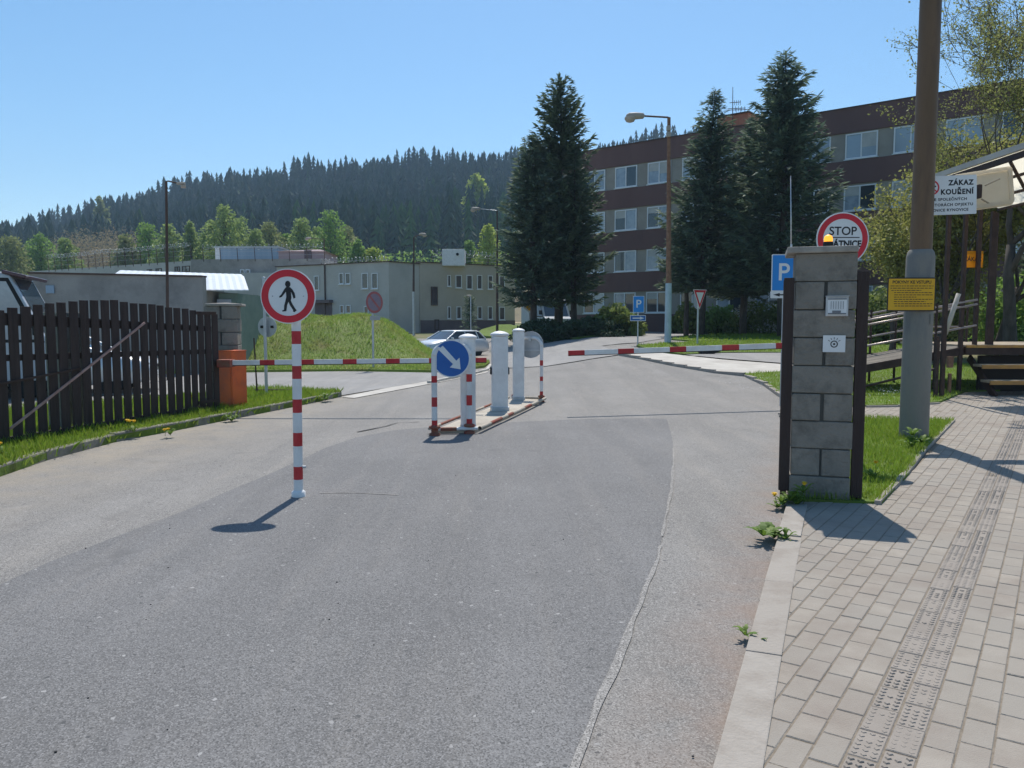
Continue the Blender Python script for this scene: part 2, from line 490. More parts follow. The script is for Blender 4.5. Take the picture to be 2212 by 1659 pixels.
def thing(name, label, cat, loc, group=None):
    o = bpy.data.objects.new(name, None)
    COL.objects.link(o)
    o.location = loc
    o.empty_display_size = 0.1
    ORG[o.name] = Vector(loc)
    return tag(o, label, cat, group)


def tag(o, label=None, cat=None, group=None, kind=None):
    if label: o['label'] = label
    if cat: o['category'] = cat
    if group: o['group'] = group
    if kind: o['kind'] = kind
    return o


def struct(o):
    o['kind'] = 'structure'
    return o


def stuff(o, label, cat):
    o['kind'] = 'stuff'; o['label'] = label; o['category'] = cat
    return o


def dup(o, delta, rz=0.0, parent=None):
    c = o.copy()
    COL.objects.link(c)
    if parent is None:
        c.location = Vector(o.location) + Vector(delta)
        c.rotation_euler = (0, 0, o.rotation_euler[2] + rz)
    else:
        c.parent = parent
    for ch in list(o.children):
        dup(ch, (0, 0, 0), 0, c)
    return c


def npmesh(name, v, f, mats, parent=None, midx=None, smooth=False):
    """numpy arrays: v (n,3), f (m,k)"""
    off = ORG.get(parent.name, Vector()) if parent is not None else Vector()
    v = np.asarray(v, np.float32) - np.array(off, np.float32)
    f = np.asarray(f, np.int32)
    me = bpy.data.meshes.new(name)
    k = f.shape[1]
    me.vertices.add(len(v)); me.vertices.foreach_set('co', v.ravel())
    me.loops.add(f.size); me.loops.foreach_set('vertex_index', f.ravel())
    me.polygons.add(len(f))
    me.polygons.foreach_set('loop_start', np.arange(0, f.size, k, dtype=np.int32))
    if not isinstance(mats, (list, tuple)):
        mats = [mats]
    for m in mats:
        me.materials.append(m)
    if midx is not None:
        me.polygons.foreach_set('material_index', np.asarray(midx, np.int32))
    me.polygons.foreach_set('use_smooth', np.full(len(f), smooth, dtype=bool))
    me.update(calc_edges=True)
    me.validate()
    return link(name, me, parent)


def sheet(name, poly, mat, off=0.0, step=1.0, zf=None, skirt=0.0):
    """a flat area with outline poly (world xy) laid on the terrain"""
    poly = [Vector((p[0], p[1])) for p in poly]
    n = len(poly)
    pts = []
    for i in range(n):
        a, b = poly[i], poly[(i + 1) % n]
        k = max(1, int((b - a).length / step))
        for j in range(k):
            pts.append(a.lerp(b, j / k))
    nb = len(pts)
    edges = [(i, (i + 1) % nb) for i in range(nb)]
    xs = [p.x for p in pts]; ys = [p.y for p in pts]
    inner = []
    x = min(xs) + step * .5
    while x < max(xs):
        y = min(ys) + step * .5
        while y < max(ys):
            inner.append(Vector((x + random.uniform(-.1, .1) * step, y + random.uniform(-.1, .1) * step)))
            y += step
        x += step
    v, e, f, *_ = delaunay_2d_cdt(pts + inner, edges, [tuple(range(nb))], 1, 1e-5)
    zf = zf or gz
    vs = [(p.x, p.y, float(zf(p.x, p.y)) + off) for p in v]
    mb = MB()
    mb.add(vs, [tuple(q) for q in f], 0)
    if skirt:
        m = len(pts)
        ring = [(p.x, p.y, float(zf(p.x, p.y)) + off) for p in pts]
        low = [(p[0], p[1], p[2] - skirt) for p in ring]
        mb.add(ring + low, [(i, m + i, m + (i + 1) % m, (i + 1) % m) for i in range(m)], 0)
    o = mb.build(name, mat)
    # faces up
    me = o.data
    bm = bmesh.new(); bm.from_mesh(me)
    for fa in bm.faces:
        if abs(fa.normal.z) > 0.3 and fa.normal.z < 0:
            fa.normal_flip()
    bm.to_mesh(me); bm.free()
    return o


def inpoly(P, poly):
    x, y = P[:, 0], P[:, 1]
    ins = np.zeros(len(P), bool)
    n = len(poly)
    for i in range(n):
        x0, y0 = poly[i][0], poly[i][1]; x1, y1 = poly[(i + 1) % n][0], poly[(i + 1) % n][1]
        c = ((y0 > y) != (y1 > y)) & (x < (x1 - x0) * (y - y0) / (y1 - y0 + 1e-12) + x0)
        ins ^= c
    return ins


def DP(*pts):
    return [Gp(a, b) for a, b in pts]


def blades(name, poly, dens, h, w, mat, label, zf=None, off=0.0, lean=0.35, cat='grass', nearfall=None):
    xs = [p[0] for p in poly]; ys = [p[1] for p in poly]
    area = (max(xs) - min(xs)) * (max(ys) - min(ys))
    n = int(area * dens)
    P = np.stack([RNG.uniform(min(xs), max(xs), n), RNG.uniform(min(ys), max(ys), n)], 1)
    P = P[inpoly(P, poly)]
    # clumping
    cl = np.sin(P[:, 0] * 5.1 + np.sin(P[:, 1] * 3.3) * 2) * np.cos(P[:, 1] * 4.3 + P[:, 0] * 1.7)
    n = len(P)
    z = np.asarray((zf or gz)(P[:, 0], P[:, 1])) + off - 0.01
    hh = h * RNG.uniform(.45, 1.15, n) * (1 + .35 * cl)
    ww = w * RNG.uniform(.7, 1.3, n)
    a = RNG.uniform(0, 2 * np.pi, n); b = RNG.uniform(0, 2 * np.pi, n)
    side = np.stack([np.cos(a), np.sin(a), np.zeros(n)], 1) * ww[:, None] / 2
    bend = np.stack([np.cos(b), np.sin(b), np.zeros(n)], 1) * (hh * lean * RNG.uniform(.2, 1.6, n))[:, None]
    base = np.concatenate([P, z[:, None]], 1)
    up = np.stack([np.zeros(n), np.zeros(n), hh], 1)
    mid = base + up * .6 + bend * .35
    top = base + up + bend
    V = np.stack([base - side, base + side, mid + side * .8, top, mid - side * .8], 1).reshape(-1, 3)
    i = np.arange(n)[:, None] * 5
    Fq = np.concatenate([i + 0, i + 1, i + 2, i + 3, i + 4], 1)
    return stuff(npmesh(name, V, Fq, mat), label, cat)


def quads(P, D, S, L, Wd):
    """leaf cards: centre P, long axis D, side axis S (n,3), half length L, half width Wd -> diamond quads"""
    n = len(P)
    V = np.stack([P - D * L[:, None], P + S * Wd[:, None], P + D * L[:, None], P - S * Wd[:, None]], 1).reshape(-1, 3)
    i = np.arange(n)[:, None] * 4
    return V, np.concatenate([i, i + 1, i + 2, i + 3], 1)


def unit(a):
    return a / np.maximum(np.linalg.norm(a, axis=1), 1e-9)[:, None]


def randdir(n):
    return unit(RNG.normal(size=(n, 3)))


def spruce(name, label, base, top, r, crown0, mat, seed, group, up=0.1, spray=0.34, whorl=0.34, gap=0.0, taper=0.85, cat='spruce tree', reps=5, fat=.85):
    """base, top: world points; r crown radius; crown0: height fraction where the branches start"""
    rg = np.random.default_rng(seed)
    base = Vector(base); top = Vector(top)
    h = (top - base).length
    t = thing(name, label, cat, base, group)
    tr = MB()
    k = 9
    tr.tube([base.lerp(top, i / k) + Vector((math.sin(i * 1.3 + seed), math.cos(i * 1.7), 0)) * .03 for i in range(k + 1)], [max(.012, (0.018 * h) * (1 - i / k) ** .9 + .012) for i in range(k + 1)], 9)
    Ps, Ds, Ss, Ls, Ws = [], [], [], [], []
    z = crown0 * h
    br = tr
    while z < h * .985:
        f = (z - crown0 * h) / (h * (1 - crown0))
        rad = r * ((1 - f) ** taper) * (0.72 + .28 * min(1, f / .12 + .3))
        nb = int(rg.integers(7, 11)) if rad > .5 else 6
        a0 = rg.uniform(0, 6.28)
        for j in range(nb):
            if rg.random() < gap:
                continue
            an = a0 + 6.283 * j / nb + rg.normal(0, .2)
            ln = max(.18, rad * rg.uniform(.62, 1.16))
            droop = (-.22 + .5 * f + up) + rg.normal(0, .09)
            o = np.array(base.lerp(top, z / h)) + np.array([0, 0, rg.normal(0, .06)])
            dirh = np.array([math.cos(an), math.sin(an), 0])
            m = max(3, int(ln / .13))
            s = np.linspace(.12, 1, m)
            zz = droop * s * ln + .16 * ln * s ** 3 - .05 * ln * np.sin(s * 3)
            pts = o + dirh * (s * ln)[:, None] + np.array([0, 0, 1]) * zz[:, None]
            if ln > .7:
                br.cyl(o, pts[m // 2], .018 + .006 * ln, .012, 4, caps=False)
                br.cyl(pts[m // 2], pts[-1], .012, .004, 4, caps=False)
            for rep_ in range(reps):
                sd = rg.choice([-1, 1], m)
                perp = np.array([-dirh[1], dirh[0], 0])
                spread = rg.uniform(.25, 1.0, m) * (1.15 - s * .75)
                d = dirh * rg.uniform(.55, 1, m)[:, None] + perp * (sd * spread)[:, None] + np.array([0, 0, 1]) * rg.normal(-.12 + up * .8, .28, m)[:, None]
                d = unit(d)
                L = spray * rg.uniform(.45, 1.0, m) * (.55 + .45 * min(1, rad / 1.2))
                P = pts + d * (L * .75)[:, None] + rg.normal(0, .03, (m, 3))
                S = unit(np.cross(d, rg.normal(size=(m, 3)) * .6 + np.array([0, 0, 1])))
                Ps.append(P); Ds.append(d); Ss.append(S); Ls.append(L); Ws.append(L * rg.uniform(.16, .3, m) * fat)
        z += whorl * rg.uniform(.75, 1.25) * (.55 + .45 * (1 - f))
    # leader
    m = 14
    s = np.linspace(0, 1, m)
    P = np.array(base.lerp(top, .965))[None, :] + (np.array(top - base.lerp(top, .965)))[None, :] * s[:, None]
    d = unit(rg.normal(size=(m, 3)) * .6 + np.array([0, 0, 1.0]))
    Ps.append(P); Ds.append(d); Ss.append(unit(np.cross(d, rg.normal(size=(m, 3))))); Ls.append(np.full(m, .11)); Ws.append(np.full(m, .02))
    V, Fq = quads(np.concatenate(Ps), np.concatenate(Ds), np.concatenate(Ss), np.concatenate(Ls), np.concatenate(Ws))
    tr.build('trunk', MT['bark'], t)
    npmesh('crown', V, Fq, mat, t)
    return t


def leafcloud(lobes, n, size, rg, shell=.55, flat=.75):
    """leaf cards in lumps: lobes (centre, radius vector)"""
    w = np.array([(l[1][0] * l[1][1] * l[1][2]) ** (2 / 3) for l in lobes]); w = w / w.sum()
    idx = rg.choice(len(lobes), n, p=w)
    C = np.array([l[0] for l in lobes])[idx]; Rr = np.array([l[1] for l in lobes])[idx]
    d = rg.normal(size=(n, 3)); d /= np.linalg.norm(d, axis=1)[:, None]
    rad = shell + (1 - shell) * rg.random(n) ** .5
    rad *= 1 + rg.normal(0, .10, n)
    P = C + d * Rr * rad[:, None]
    D = unit(rg.normal(size=(n, 3)) + d * .5 + np.array([0, 0, -.25]))
    S = unit(np.cross(D, rg.normal(size=(n, 3))))
    L = size * rg.uniform(.55, 1.3, n)
    return quads(P, D, S, L, L * flat * rg.uniform(.6, 1.1, n))


def broadleaf(name, label, base, h, wx, wy, mat, seed, n=2600, size=.22, crown0=.22, nl=16, group=None, cat='tree', trunk_r=None, narrow=0.0, lob=.30):
    rg = np.random.default_rng(seed)
    base = Vector(base)
    t = thing(name, label, cat, base, group)
    lobes = []
    for i in range(nl):
        f = (i + .5) / nl
        zf = crown0 + (1 - crown0) * f
        env = math.sin(math.pi * min(1, .18 + .82 * f) ** (1.0 - narrow * .4)) ** .7
        a = i * 2.4 + rg.uniform(-.5, .5)
        q = rg.uniform(.25, .8) * env
        rr = lob * (0.55 + .6 * env) * rg.uniform(.75, 1.2)
        lobes.append((np.array([base.x + math.cos(a) * wx / 2 * q, base.y + math.sin(a) * wy / 2 * q, base.z + h * min(zf, 1 - rr * .45 * wx / h)]),
                      np.array([wx * rr * .8, wy * rr * .8, max(wx, h * .45) * rr * .72])))
    tr = MB()
    r0 = trunk_r or h * .013
    topz = base.z + h * .82
    tp = [base + Vector((math.sin(i * 1.1 + seed) * .02 * h * i / 6, math.cos(i * 1.4 + seed) * .02 * h * i / 6, (topz - base.z) * i / 6)) for i in range(7)]
    tr.tube(tp, [r0 * (1 - .85 * i / 6) for i in range(7)], 8)
    for c, rr in lobes:
        zt = max(base.z + h * crown0 * .6, c[2] - h * .14)
        k = min(6, max(0, (zt - base.z) / (topz - base.z) * 6)); i0 = int(min(5, k))
        s = tp[i0].lerp(tp[i0 + 1], k - i0)
        tr.cyl(s, c, r0 * .38, r0 * .1, 5, caps=False)
    tr.build('trunk', MT['bark'], t)
    V, Fq = leafcloud(lobes, n, size, rg, .45)
    npmesh('crown', V, Fq, mat, t)
    return t


def text_into(mb, s, o, u, v, size, t, mi=0, align='CENTER', bold=0.0, sx=1.0, space=1.0, fit=None):
    """lettering as thin solid letters: o is the text's middle, u/v the plate's axes, t thickness vector"""
    cu = bpy.data.curves.new('lettering', 'FONT')
    cu.body = s; cu.size = size; cu.align_x = align; cu.align_y = 'CENTER'; cu.offset = bold; cu.space_character = space
    ob = bpy.data.objects.new('lettering_tmp', cu)
    COL.objects.link(ob)
    dg = bpy.context.evaluated_depsgraph_get()
    me = bpy.data.meshes.new_from_object(ob.evaluated_get(dg))
    o = Vector(o); u = Vector(u); v = Vector(v); t = Vector(t)
    if fit:
        xs_ = [q.co.x for q in me.vertices]; sx = fit / (max(xs_) - min(xs_))
    mb.add([o + u * (q.co.x * sx) + v * q.co.y + t for q in me.vertices], [tuple(p.vertices) for p in me.polygons], mi)
    bpy.data.objects.remove(ob); bpy.data.curves.remove(cu); bpy.data.meshes.remove(me)


def circle(r, n=48):
    return [(math.cos(2 * math.pi * i / n) * r, math.sin(2 * math.pi * i / n) * r) for i in range(n)]


def rrect(w, h, r, n=5):
    out = []
    for cx, cy, a in ((w / 2 - r, h / 2 - r, 0), (-w / 2 + r, h / 2 - r, 90), (-w / 2 + r, -h / 2 + r, 180), (w / 2 - r, -h / 2 + r, 270)):
        for i in range(n + 1):
            t = R(a + 90 * i / n)
            out.append((cx + r * math.cos(t), cy + r * math.sin(t)))
    return out


# ================================================================== TERRAIN
RID = np.array([(-300, 500), (0, 491), (25, 484), (92, 471), (165, 463), (215, 442), (245, 428), (312, 417), (360, 401), (410, 392), (460, 380), (512, 372),
                (620, 366), (740, 350), (860, 342), (1000, 335), (1115, 330), (1200, 322), (1290, 312), (1400, 300), (1490, 285), (1650, 275), (2400, 270)], float)
YR = 480.0


def hill(x, y):
    x = np.asarray(x, float); y = np.asarray(y, float)
    dx = CX + F * x / np.maximum(y, 1)
    yd = np.interp(dx, RID[:, 0], RID[:, 1])
    zr = H + (HOR - yd) / F * YR - 20.5
    t = (y - 122) / (YR - 122)
    s = np.where(t < 1, np.clip(t, 0, 1) ** 1.6, 1 - (t - 1) * .5)
    return 1.56 + (zr - 1.56) * s


def gzz(x, y):
    return np.where(np.asarray(y, float) > 122, hill(x, y), gz(x, y))


def grid(name, x0, x1, nx, y0, y1, ny, zf, mat):
    X, Y = np.meshgrid(np.linspace(x0, x1, nx), np.linspace(y0, y1, ny))
    V = np.stack([X.ravel(), Y.ravel(), zf(X, Y).ravel()], 1)
    i = np.arange(ny - 1)[:, None] * nx + np.arange(nx - 1)[None, :]
    i = i.ravel()
    return struct(npmesh(name, V, np.stack([i, i + 1, i + nx + 1, i + nx], 1), mat, smooth=True))


grid('ground', -160, 130, 140, -12, 124, 90, lambda x, y: gz(x, y) - 0.12, MT['ground'])
grid('hill', -620, 420, 100, 121, 900, 90, hill, MT['thicket'])

# ------------------------------------------------------------------ road surfaces
road_poly = [(-16, -5), (9, -5), (9.5, 6), (9.5, 13), (9.5, 20), (12, 40), (9, 52), (-6, 52), (-30, 46), (-40, 30), (-30, 12)]
struct(sheet('road', road_poly, MT['road'], 0.0, 1.2))
patchL = DP((0, 1262), (110, 1215), (200, 1178), (300, 1140), (400, 1103), (480, 1068), (560, 1036), (640, 1000), (700, 968), (770, 946), (850, 930))
patchT = DP((960, 920), (1110, 912), (1250, 906), (1380, 904), (1440, 905))
patchR = DP((1452, 945), (1457, 985), (1450, 1050), (1442, 1110), (1428, 1170), (1408, 1240), (1385, 1305), (1352, 1390), (1318, 1480), (1280, 1575), (1246, 1659))
pl = [Vector((p.x + random.uniform(-.02, .02), p.y, 0)) for p in patchL]
patch = [Vector((-2.4, 1.2, 0))] + [Gp(-260, 1372)] + pl + patchT + patchR + [Vector((0.2, 1.2, 0))]
struct(sheet('road_patch', patch, MT['patch'], 0.004, .8))


def strip(name, line, w, mat, off, jit=.3, step=.05):
    """thin irregular ribbon along a line, wandering smoothly"""
    pts = []
    for i in range(len(line) - 1):
        k_ = max(2, int((line[i + 1] - line[i]).length / step))
        for k in range(k_):
            pts.append(line[i].lerp(line[i + 1], k / k_))
    pts.append(line[-1])
    rg = random.Random(len(pts))
    ph = [rg.uniform(0, 6.28) for _ in range(8)]
    wob = lambda t, o: sum(math.sin(t * fr + ph[(j + o) % 8]) * am for j, (fr, am) in enumerate(((1.7, .5), (4.3, .35), (9.1, .2), (15., .12))))
    mb = MB(); vs = []
    dist = 0
    for i, p in enumerate(pts):
        a_, b_ = pts[max(i - 4, 0)], pts[min(i + 4, len(pts) - 1)]
        d = b_ - a_; d.z = 0; d.normalize()
        s = Vector((-d.y, d.x, 0))
        c = p + s * (wob(dist, 0) * jit * w * .8)
        hw = w * max(.12, 1 + wob(dist * 1.3, 3) * jit) / 2
        for q in (c + s * hw, c - s * hw):
            vs.append((q.x, q.y, float(gz(q.x, q.y)) + off))
        dist += step
    mb.add(vs, [(2 * i + 1, 2 * i + 3, 2 * i + 2, 2 * i) for i in range(len(pts) - 1)])
    o = mb.build(name, mat)
    bm = bmesh.new(); bm.from_mesh(o.data)
    for f in bm.faces:
        if f.normal.z < 0: f.normal_flip()
    bm.to_mesh(o.data); bm.free()
    return struct(o)


strip('road_crack', DP((770, 934), (800, 928), (835, 921), (860, 914), (905, 912)), .025, MT['crack'], .009, .8)
strip('road_seam', DP((690, 1066), (760, 1066), (860, 1071)), .016, MT['chip'], .0075, .8)
strip('road_seam', DP((1457, 968), (1452, 1030), (1444, 1095), (1430, 1160)), .022, MT['seam'], .0065, .55, .03)
strip('road_seam', DP((1425, 1180), (1405, 1245), (1382, 1310), (1350, 1390), (1316, 1480), (1278, 1575), (1244, 1665)), .030, MT['seam'], .0065, .55, .03)
# pale gutter strip across the mouth of the side yard
gut = DP((738, 859), (765, 861), (850, 845), (940, 828), (1050, 806), (1062, 797), (1040, 800), (925, 821), (840, 838))
struct(sheet('gutter_strip', gut, MT['palepath'], 0.012, .6))
# far road surface rising to the buildings
far = DP((1062, 797), (1180, 792), (1338, 767), (1300, 748), (1380, 741), (1500, 722), (1340, 722), (1250, 734), (1180, 737), (1110, 742))
struct(sheet('far_road', far, MT['farroad'], 0.02, .9))
side = [Gp(525, 853), Gp(735, 856), Gp(930, 823), Gp(1050, 800), Gp(930, 806), Gp(750, 803), Gp(515, 806), Vector((-17, 21, 0)), Vector((-17, 15.6, 0))]
struct(sheet('side_yard', side, MT['farroad'], 0.016, .9))

# right side: pale path, parking pad, lawns
pathp = DP((1334, 767), (1410, 763), (1450, 768), (1560, 780), (1700, 791), (1760, 794), (1760, 808), (1690, 806), (1606, 811), (1540, 805), (1450, 788))
struct(sheet('concrete_path', pathp, MT['palepath'], 0.05, .8, skirt=.08))
padp = DP((1480, 770), (1560, 766), (1780, 765), (1860, 772), (1860, 796), (1700, 789), (1560, 778))
struct(sheet('parking_pad', padp, MT['farroad'], 0.055, .8))
grassR = DP((1375, 749), (1500, 741), (1700, 738), (1900, 740), (2000, 744), (1960, 768), (1780, 764), (1560, 765), (1480, 769), (1430, 764), (1410, 762))
struct(sheet('roadside_lawn', grassR, MT['soil'], 0.07, .8, skirt=.1))
lawnB = DP((1606, 812), (1650, 833), (1684, 858), (1694, 880), (1750, 884), (1870, 882), (1940, 881), (2030, 874), (2085, 850), (2300, 845), (2300, 790), (2060, 790), (1860, 797), (1700, 806))
struct(sheet('lawn', lawnB, MT['soil'], 0.06, .8, skirt=.1))
RE0, RE1 = Gp(1700, 1085), Gp(1697, 895)
lawnA = [Gp(1904, 1097), Gp(1960, 1036), Gp(2002, 978), Gp(2062, 914), Gp(1870, 911), Gp(1700, 912), Gp(1702, 1040), Gp(1706, 1090)]
struct(sheet('lawn', lawnA, MT['soil'], 0.05, .5, skirt=.1))
farlawn = DP((1450, 735), (1500, 726), (1690, 723), (1900, 722), (2250, 726), (2250, 738), (1700, 737), (1500, 739))
struct(sheet('far_lawn', farlawn, MT['soil'], 0.06, 1.5, skirt=.1))
isl = DP((1038, 727), (1034, 718), (1060, 708), (1120, 704), (1300, 708), (1390, 716), (1385, 724), (1250, 733), (1120, 734))
struct(sheet('planting_bed', isl, MT['soil'], 0.10, 1.0, zf=lambda x, y: gz(x, y) + .5 * sstep(2.5, 0, abs(x - Gp(1090, 712).x)) * sstep(3, 0, abs(y - Gp(1090, 715).y)), skirt=.15))

# left verge with its kerb
kl = DP((-160, 1105), (0, 1030), (100, 995), (250, 955), (380, 930), (520, 902), (640, 878), (720, 861), (738, 857))
verge = kl + [Gp(720, 853), Gp(600, 846), Gp(526, 850), Gp(440, 862), Vector((-9.5, 12, 0)), Vector((-9.5, 5, 0))]
struct(sheet('verge', verge, MT['soil'], 0.085, .5, skirt=.1))


def kerbline(name, line, w, h, ln, mat, side=1, gap=.008, off=0.0, bev=.012):
    """row of kerb stones along a polyline (world points)"""
    mb = MB()
    acc = []
    for i in range(len(line) - 1):
        a, b = line[i].copy(), line[i + 1].copy(); a.z = b.z = 0
        n = max(1, round((b - a).length / ln))
        for k in range(n):
            acc.append((a.lerp(b, k / n), a.lerp(b, (k + 1) / n)))
    for a, b in acc:
        d = (b - a); L = d.length; d.normalize()
        s = Vector((-d.y, d.x, 0)) * side
        c = (a + b) / 2 + s * (w / 2)
        z = float(gz(c.x, c.y))
        M3 = Matrix.Rotation(math.atan2(d.y, d.x) + random.gauss(0, .006), 3, 'Z') @ Matrix.Rotation(random.gauss(0, .008), 3, 'X')
        mb.box((c.x, c.y, z + (h + off - .12) / 2 + random.gauss(0, .003)), (L - gap, w, h - off + .12), 0, M3=M3, bev=bev)
    return struct(mb.build(name, mat))


kerbline('kerb', kl, .11, .105, .8, MT['oldkerb'], 1)
kerbline('kerb', DP((1337, 768), (1450, 790), (1540, 806), (1606, 813), (1650, 834), (1684, 859), (1693, 880), (1697, 900)), .10, .075, .8, MT['kerb'], -1 if False else 1)
kerbline('kerb', DP((930, 829), (1000, 815), (1056, 801), (1063, 790)), .10, .07, .8, MT['palepath'], 1)
# flush kerb slabs beside the pavement and the thin lawn edging
k_out0, k_out1 = Gp(1545, 1659), Gp(1695, 1110)
kd = (k_out1 - k_out0).normalized()
kerbline('kerb', [k_out0 - kd * 2.2, k_out1 + kd * .25], .155, .039, .98, MT['kerb'], -1, bev=.006)
edge = [Gp(1902, 1099), Gp(1960, 1036), Gp(2003, 978), Gp(2064, 914)]
kerbline('kerb', edge, .05, .06, .5, MT['kerb'], 1, bev=.008)
kerbline('kerb', DP((1872, 884), (1942, 883), (2032, 876)), .04, .06, .7, MT['kerb'], 1, bev=.008)

# pavers ----------------------------------------------------------------
pa = math.atan2(2291 - CX, F)
UD = Vector((math.sin(pa), math.cos(pa))); VD = Vector((math.cos(pa), -math.sin(pa)))
pavepoly = [k_out0 - kd * 2.2 + Vector((.1, 0, 0)), k_out1 + Vector((.05, 0, 0)), Gp(1716, 1080), Gp(1850, 1080), Gp(1906, 1096), Gp(1963, 1036), Gp(2006, 978), Gp(2066, 913), Gp(1960, 910),
            Gp(1800, 908), Gp(1690, 908), Gp(1690, 884), Gp(1870, 881), Gp(1942, 880), Gp(2032, 873), Gp(2084, 848), Vector((12.5, 17.6, 0)), Vector((12.5, 2, 0)), Vector((3.5, .6, 0))]
pw, pln = .1035, .207
tl = Gp(1820, 1659); tr_ = Gp(1985, 1659)
vt0 = tl.x * VD.x + tl.y * VD.y
xs = [p.x for p in pavepoly]; ys = [p.y for p in pavepoly]
cen = []
for iv in range(-60, 110):
    for iu in range(-20, 110):
        v = vt0 + (iv + .5) * pw
        u = (iu + (.5 if iv % 2 else 0)) * pln
        cen.append((u * UD.x + v * VD.x, u * UD.y + v * VD.y, iv))
cen = np.array(cen)
keep = inpoly(cen[:, :2], [(p.x, p.y) for p in pavepoly])
cen = cen[keep]


def paver_mesh(name, C, mat, bumps=False):
    n = len(C)
    g = .0055
    hu, hv = pln / 2 - g / 2, pw / 2 - g / 2
    zt = .030 + RNG.normal(0, .0011, n)
    tu = RNG.normal(0, .004, n); tv = RNG.normal(0, .004, n)
    V = []
    for (su, sv, lev) in [(a, b, l) for l in (0, 1, 2) for a, b in ((-1, -1), (1, -1), (1, 1), (-1, 1))]:
        ins = .0035 if lev == 2 else 0
        uu = su * (hu - ins); vv = sv * (hv - ins)
        x = C[:, 0] + UD.x * uu + VD.x * vv
        y = C[:, 1] + UD.y * uu + VD.y * vv
        z = (np.full(n, -.02) if lev == 0 else zt - (.0035 if lev == 1 else 0) + tu * uu + tv * vv) + gz(x, y)
        V.append(np.stack([x, y, z], 1))
    V = np.stack(V, 1).reshape(-1, 3)
    fs = []
    i = np.arange(n)[:, None] * 12
    for l in (0, 4):
        for k in range(4):
            fs.append(np.concatenate([i + l + k, i + l + 4 + k, i + l + 4 + (k + 1) % 4, i + l + (k + 1) % 4], 1))
    fs.append(np.concatenate([i + 11, i + 10, i + 9, i + 8], 1))
    Fq = np.concatenate(fs)
    if bumps:
        near = C[C[:, 1] < 12]
        VB, FB = [], []
        o = len(V)
        for c in near:
            for iu in range(6):
                for iv in range(3):
                    if iv == 1 and random.random() < .35: continue
                    u = (iu - 2.5) * pln / 6.4; v = (iv - 1) * pw / 3.4
                    cx = c[0] + UD.x * u + VD.x * v; cy = c[1] + UD.y * u + VD.y * v
                    for r, z in ((.010, .029), (.007, .0330)):
                        for k in range(4):
                            a = k * math.pi / 2 - pa
                            VB.append((cx + math.cos(a) * r * 1.2, cy + math.sin(a) * r * 1.2, z))
                    for k in range(4):
                        FB.append((o + k, o + (k + 1) % 4, o + 4 + (k + 1) % 4, o + 4 + k))
                    FB.append((o + 4, o + 5, o + 6, o + 7))
                    o += 8
        V = np.concatenate([V, np.array(VB)]); Fq = np.concatenate([Fq, np.array(FB)])
    ob = npmesh(name, V, Fq, mat)
    bm = bmesh.new(); bm.from_mesh(ob.data)
    bmesh.ops.recalc_face_normals(bm, faces=bm.faces)
    bm.to_mesh(ob.data); bm.free()
    return struct(ob)


tac = (cen[:, 2] == 0) | (cen[:, 2] == 1)
paver_mesh('pavement', cen[~tac], MT['pave'])
paver_mesh('tactile_paving', cen[tac], MT['tactile'], True)
struct(sheet('paving_bed', pavepoly, MT['bed'], 0.0265, .8))

# mound ------------------------------------------------------------------
MX = Gp(700, 800)


def moundz(x, y):
    x = np.asarray(x, float); y = np.asarray(y, float)
    y0 = 24.4 + .05 * (x + 7)
    sx = sstep(-2.2, -5.4, x) * sstep(-16, -11, x)
    sy = sstep(y0, y0 + 3.9, y) * sstep(y0 + 10.5, y0 + 5.2, y)
    sx2 = .96 + .02 * np.sin(x * 1.3 + 1) + .02 * np.sin(x * 2.9 + y * 1.7) + .02 * np.sin(y * 3.1 - x * 1.9)
    return gz(x, y) + 1.72 * sx * sx2 * sy + .05


mpoly = [Gp(480, 806), Gp(600, 804), Gp(750, 803), Gp(850, 804), Gp(930, 805), Gp(1000, 801), Gp(1048, 794), Gp(1058, 786), Gp(1000, 776), Vector((-2.4, 33, 0)), Vector((-17, 33, 0)), Vector((-17, 21.5, 0))]
struct(sheet('mound', mpoly, MT['drygrass'], 0.03, .45, zf=moundz, skirt=.1))

# grass --------------------------------------------------------------------
xy = lambda P: [(p.x, p.y) for p in P]
blades('grass', xy(lawnA), 2600, .075, .006, MT['grass'], 'short bright green grass in the triangle beside the block pillar', off=.05)
lb = [p for p in xy(lawnB)]
blades('grass', lb, 420, .07, .011, MT['grass'], 'mown green lawn behind the block pillar and in front of the ramp', off=.06)
blades('grass', xy(verge), 1500, .10, .008, MT['grass'], 'rough green grass along the kerb under the dark wooden gate', off=.085)
blades('grass', xy(mpoly), 520, .11, .016, MT['drygrass'], 'long yellowish grass covering the earth mound', zf=moundz, off=.03, lean=.6)
blades('grass', xy(grassR), 160, .08, .02, MT['grass'], 'mown grass strip behind the right barrier boom', off=.07)
blades('grass', xy(farlawn), 45, .10, .035, MT['grass'], 'sunlit grass under the far spruces', off=.06)
# ================================================================== SIGNS AND POSTS
XA, ZA, TA = Vector((1, 0, 0)), Vector((0, 0, 1)), Vector((0, -1, 0))


def axes(rz):
    return Vector((math.cos(rz), math.sin(rz), 0)), Vector((0, 0, 1)), Vector((math.sin(rz), -math.cos(rz), 0))


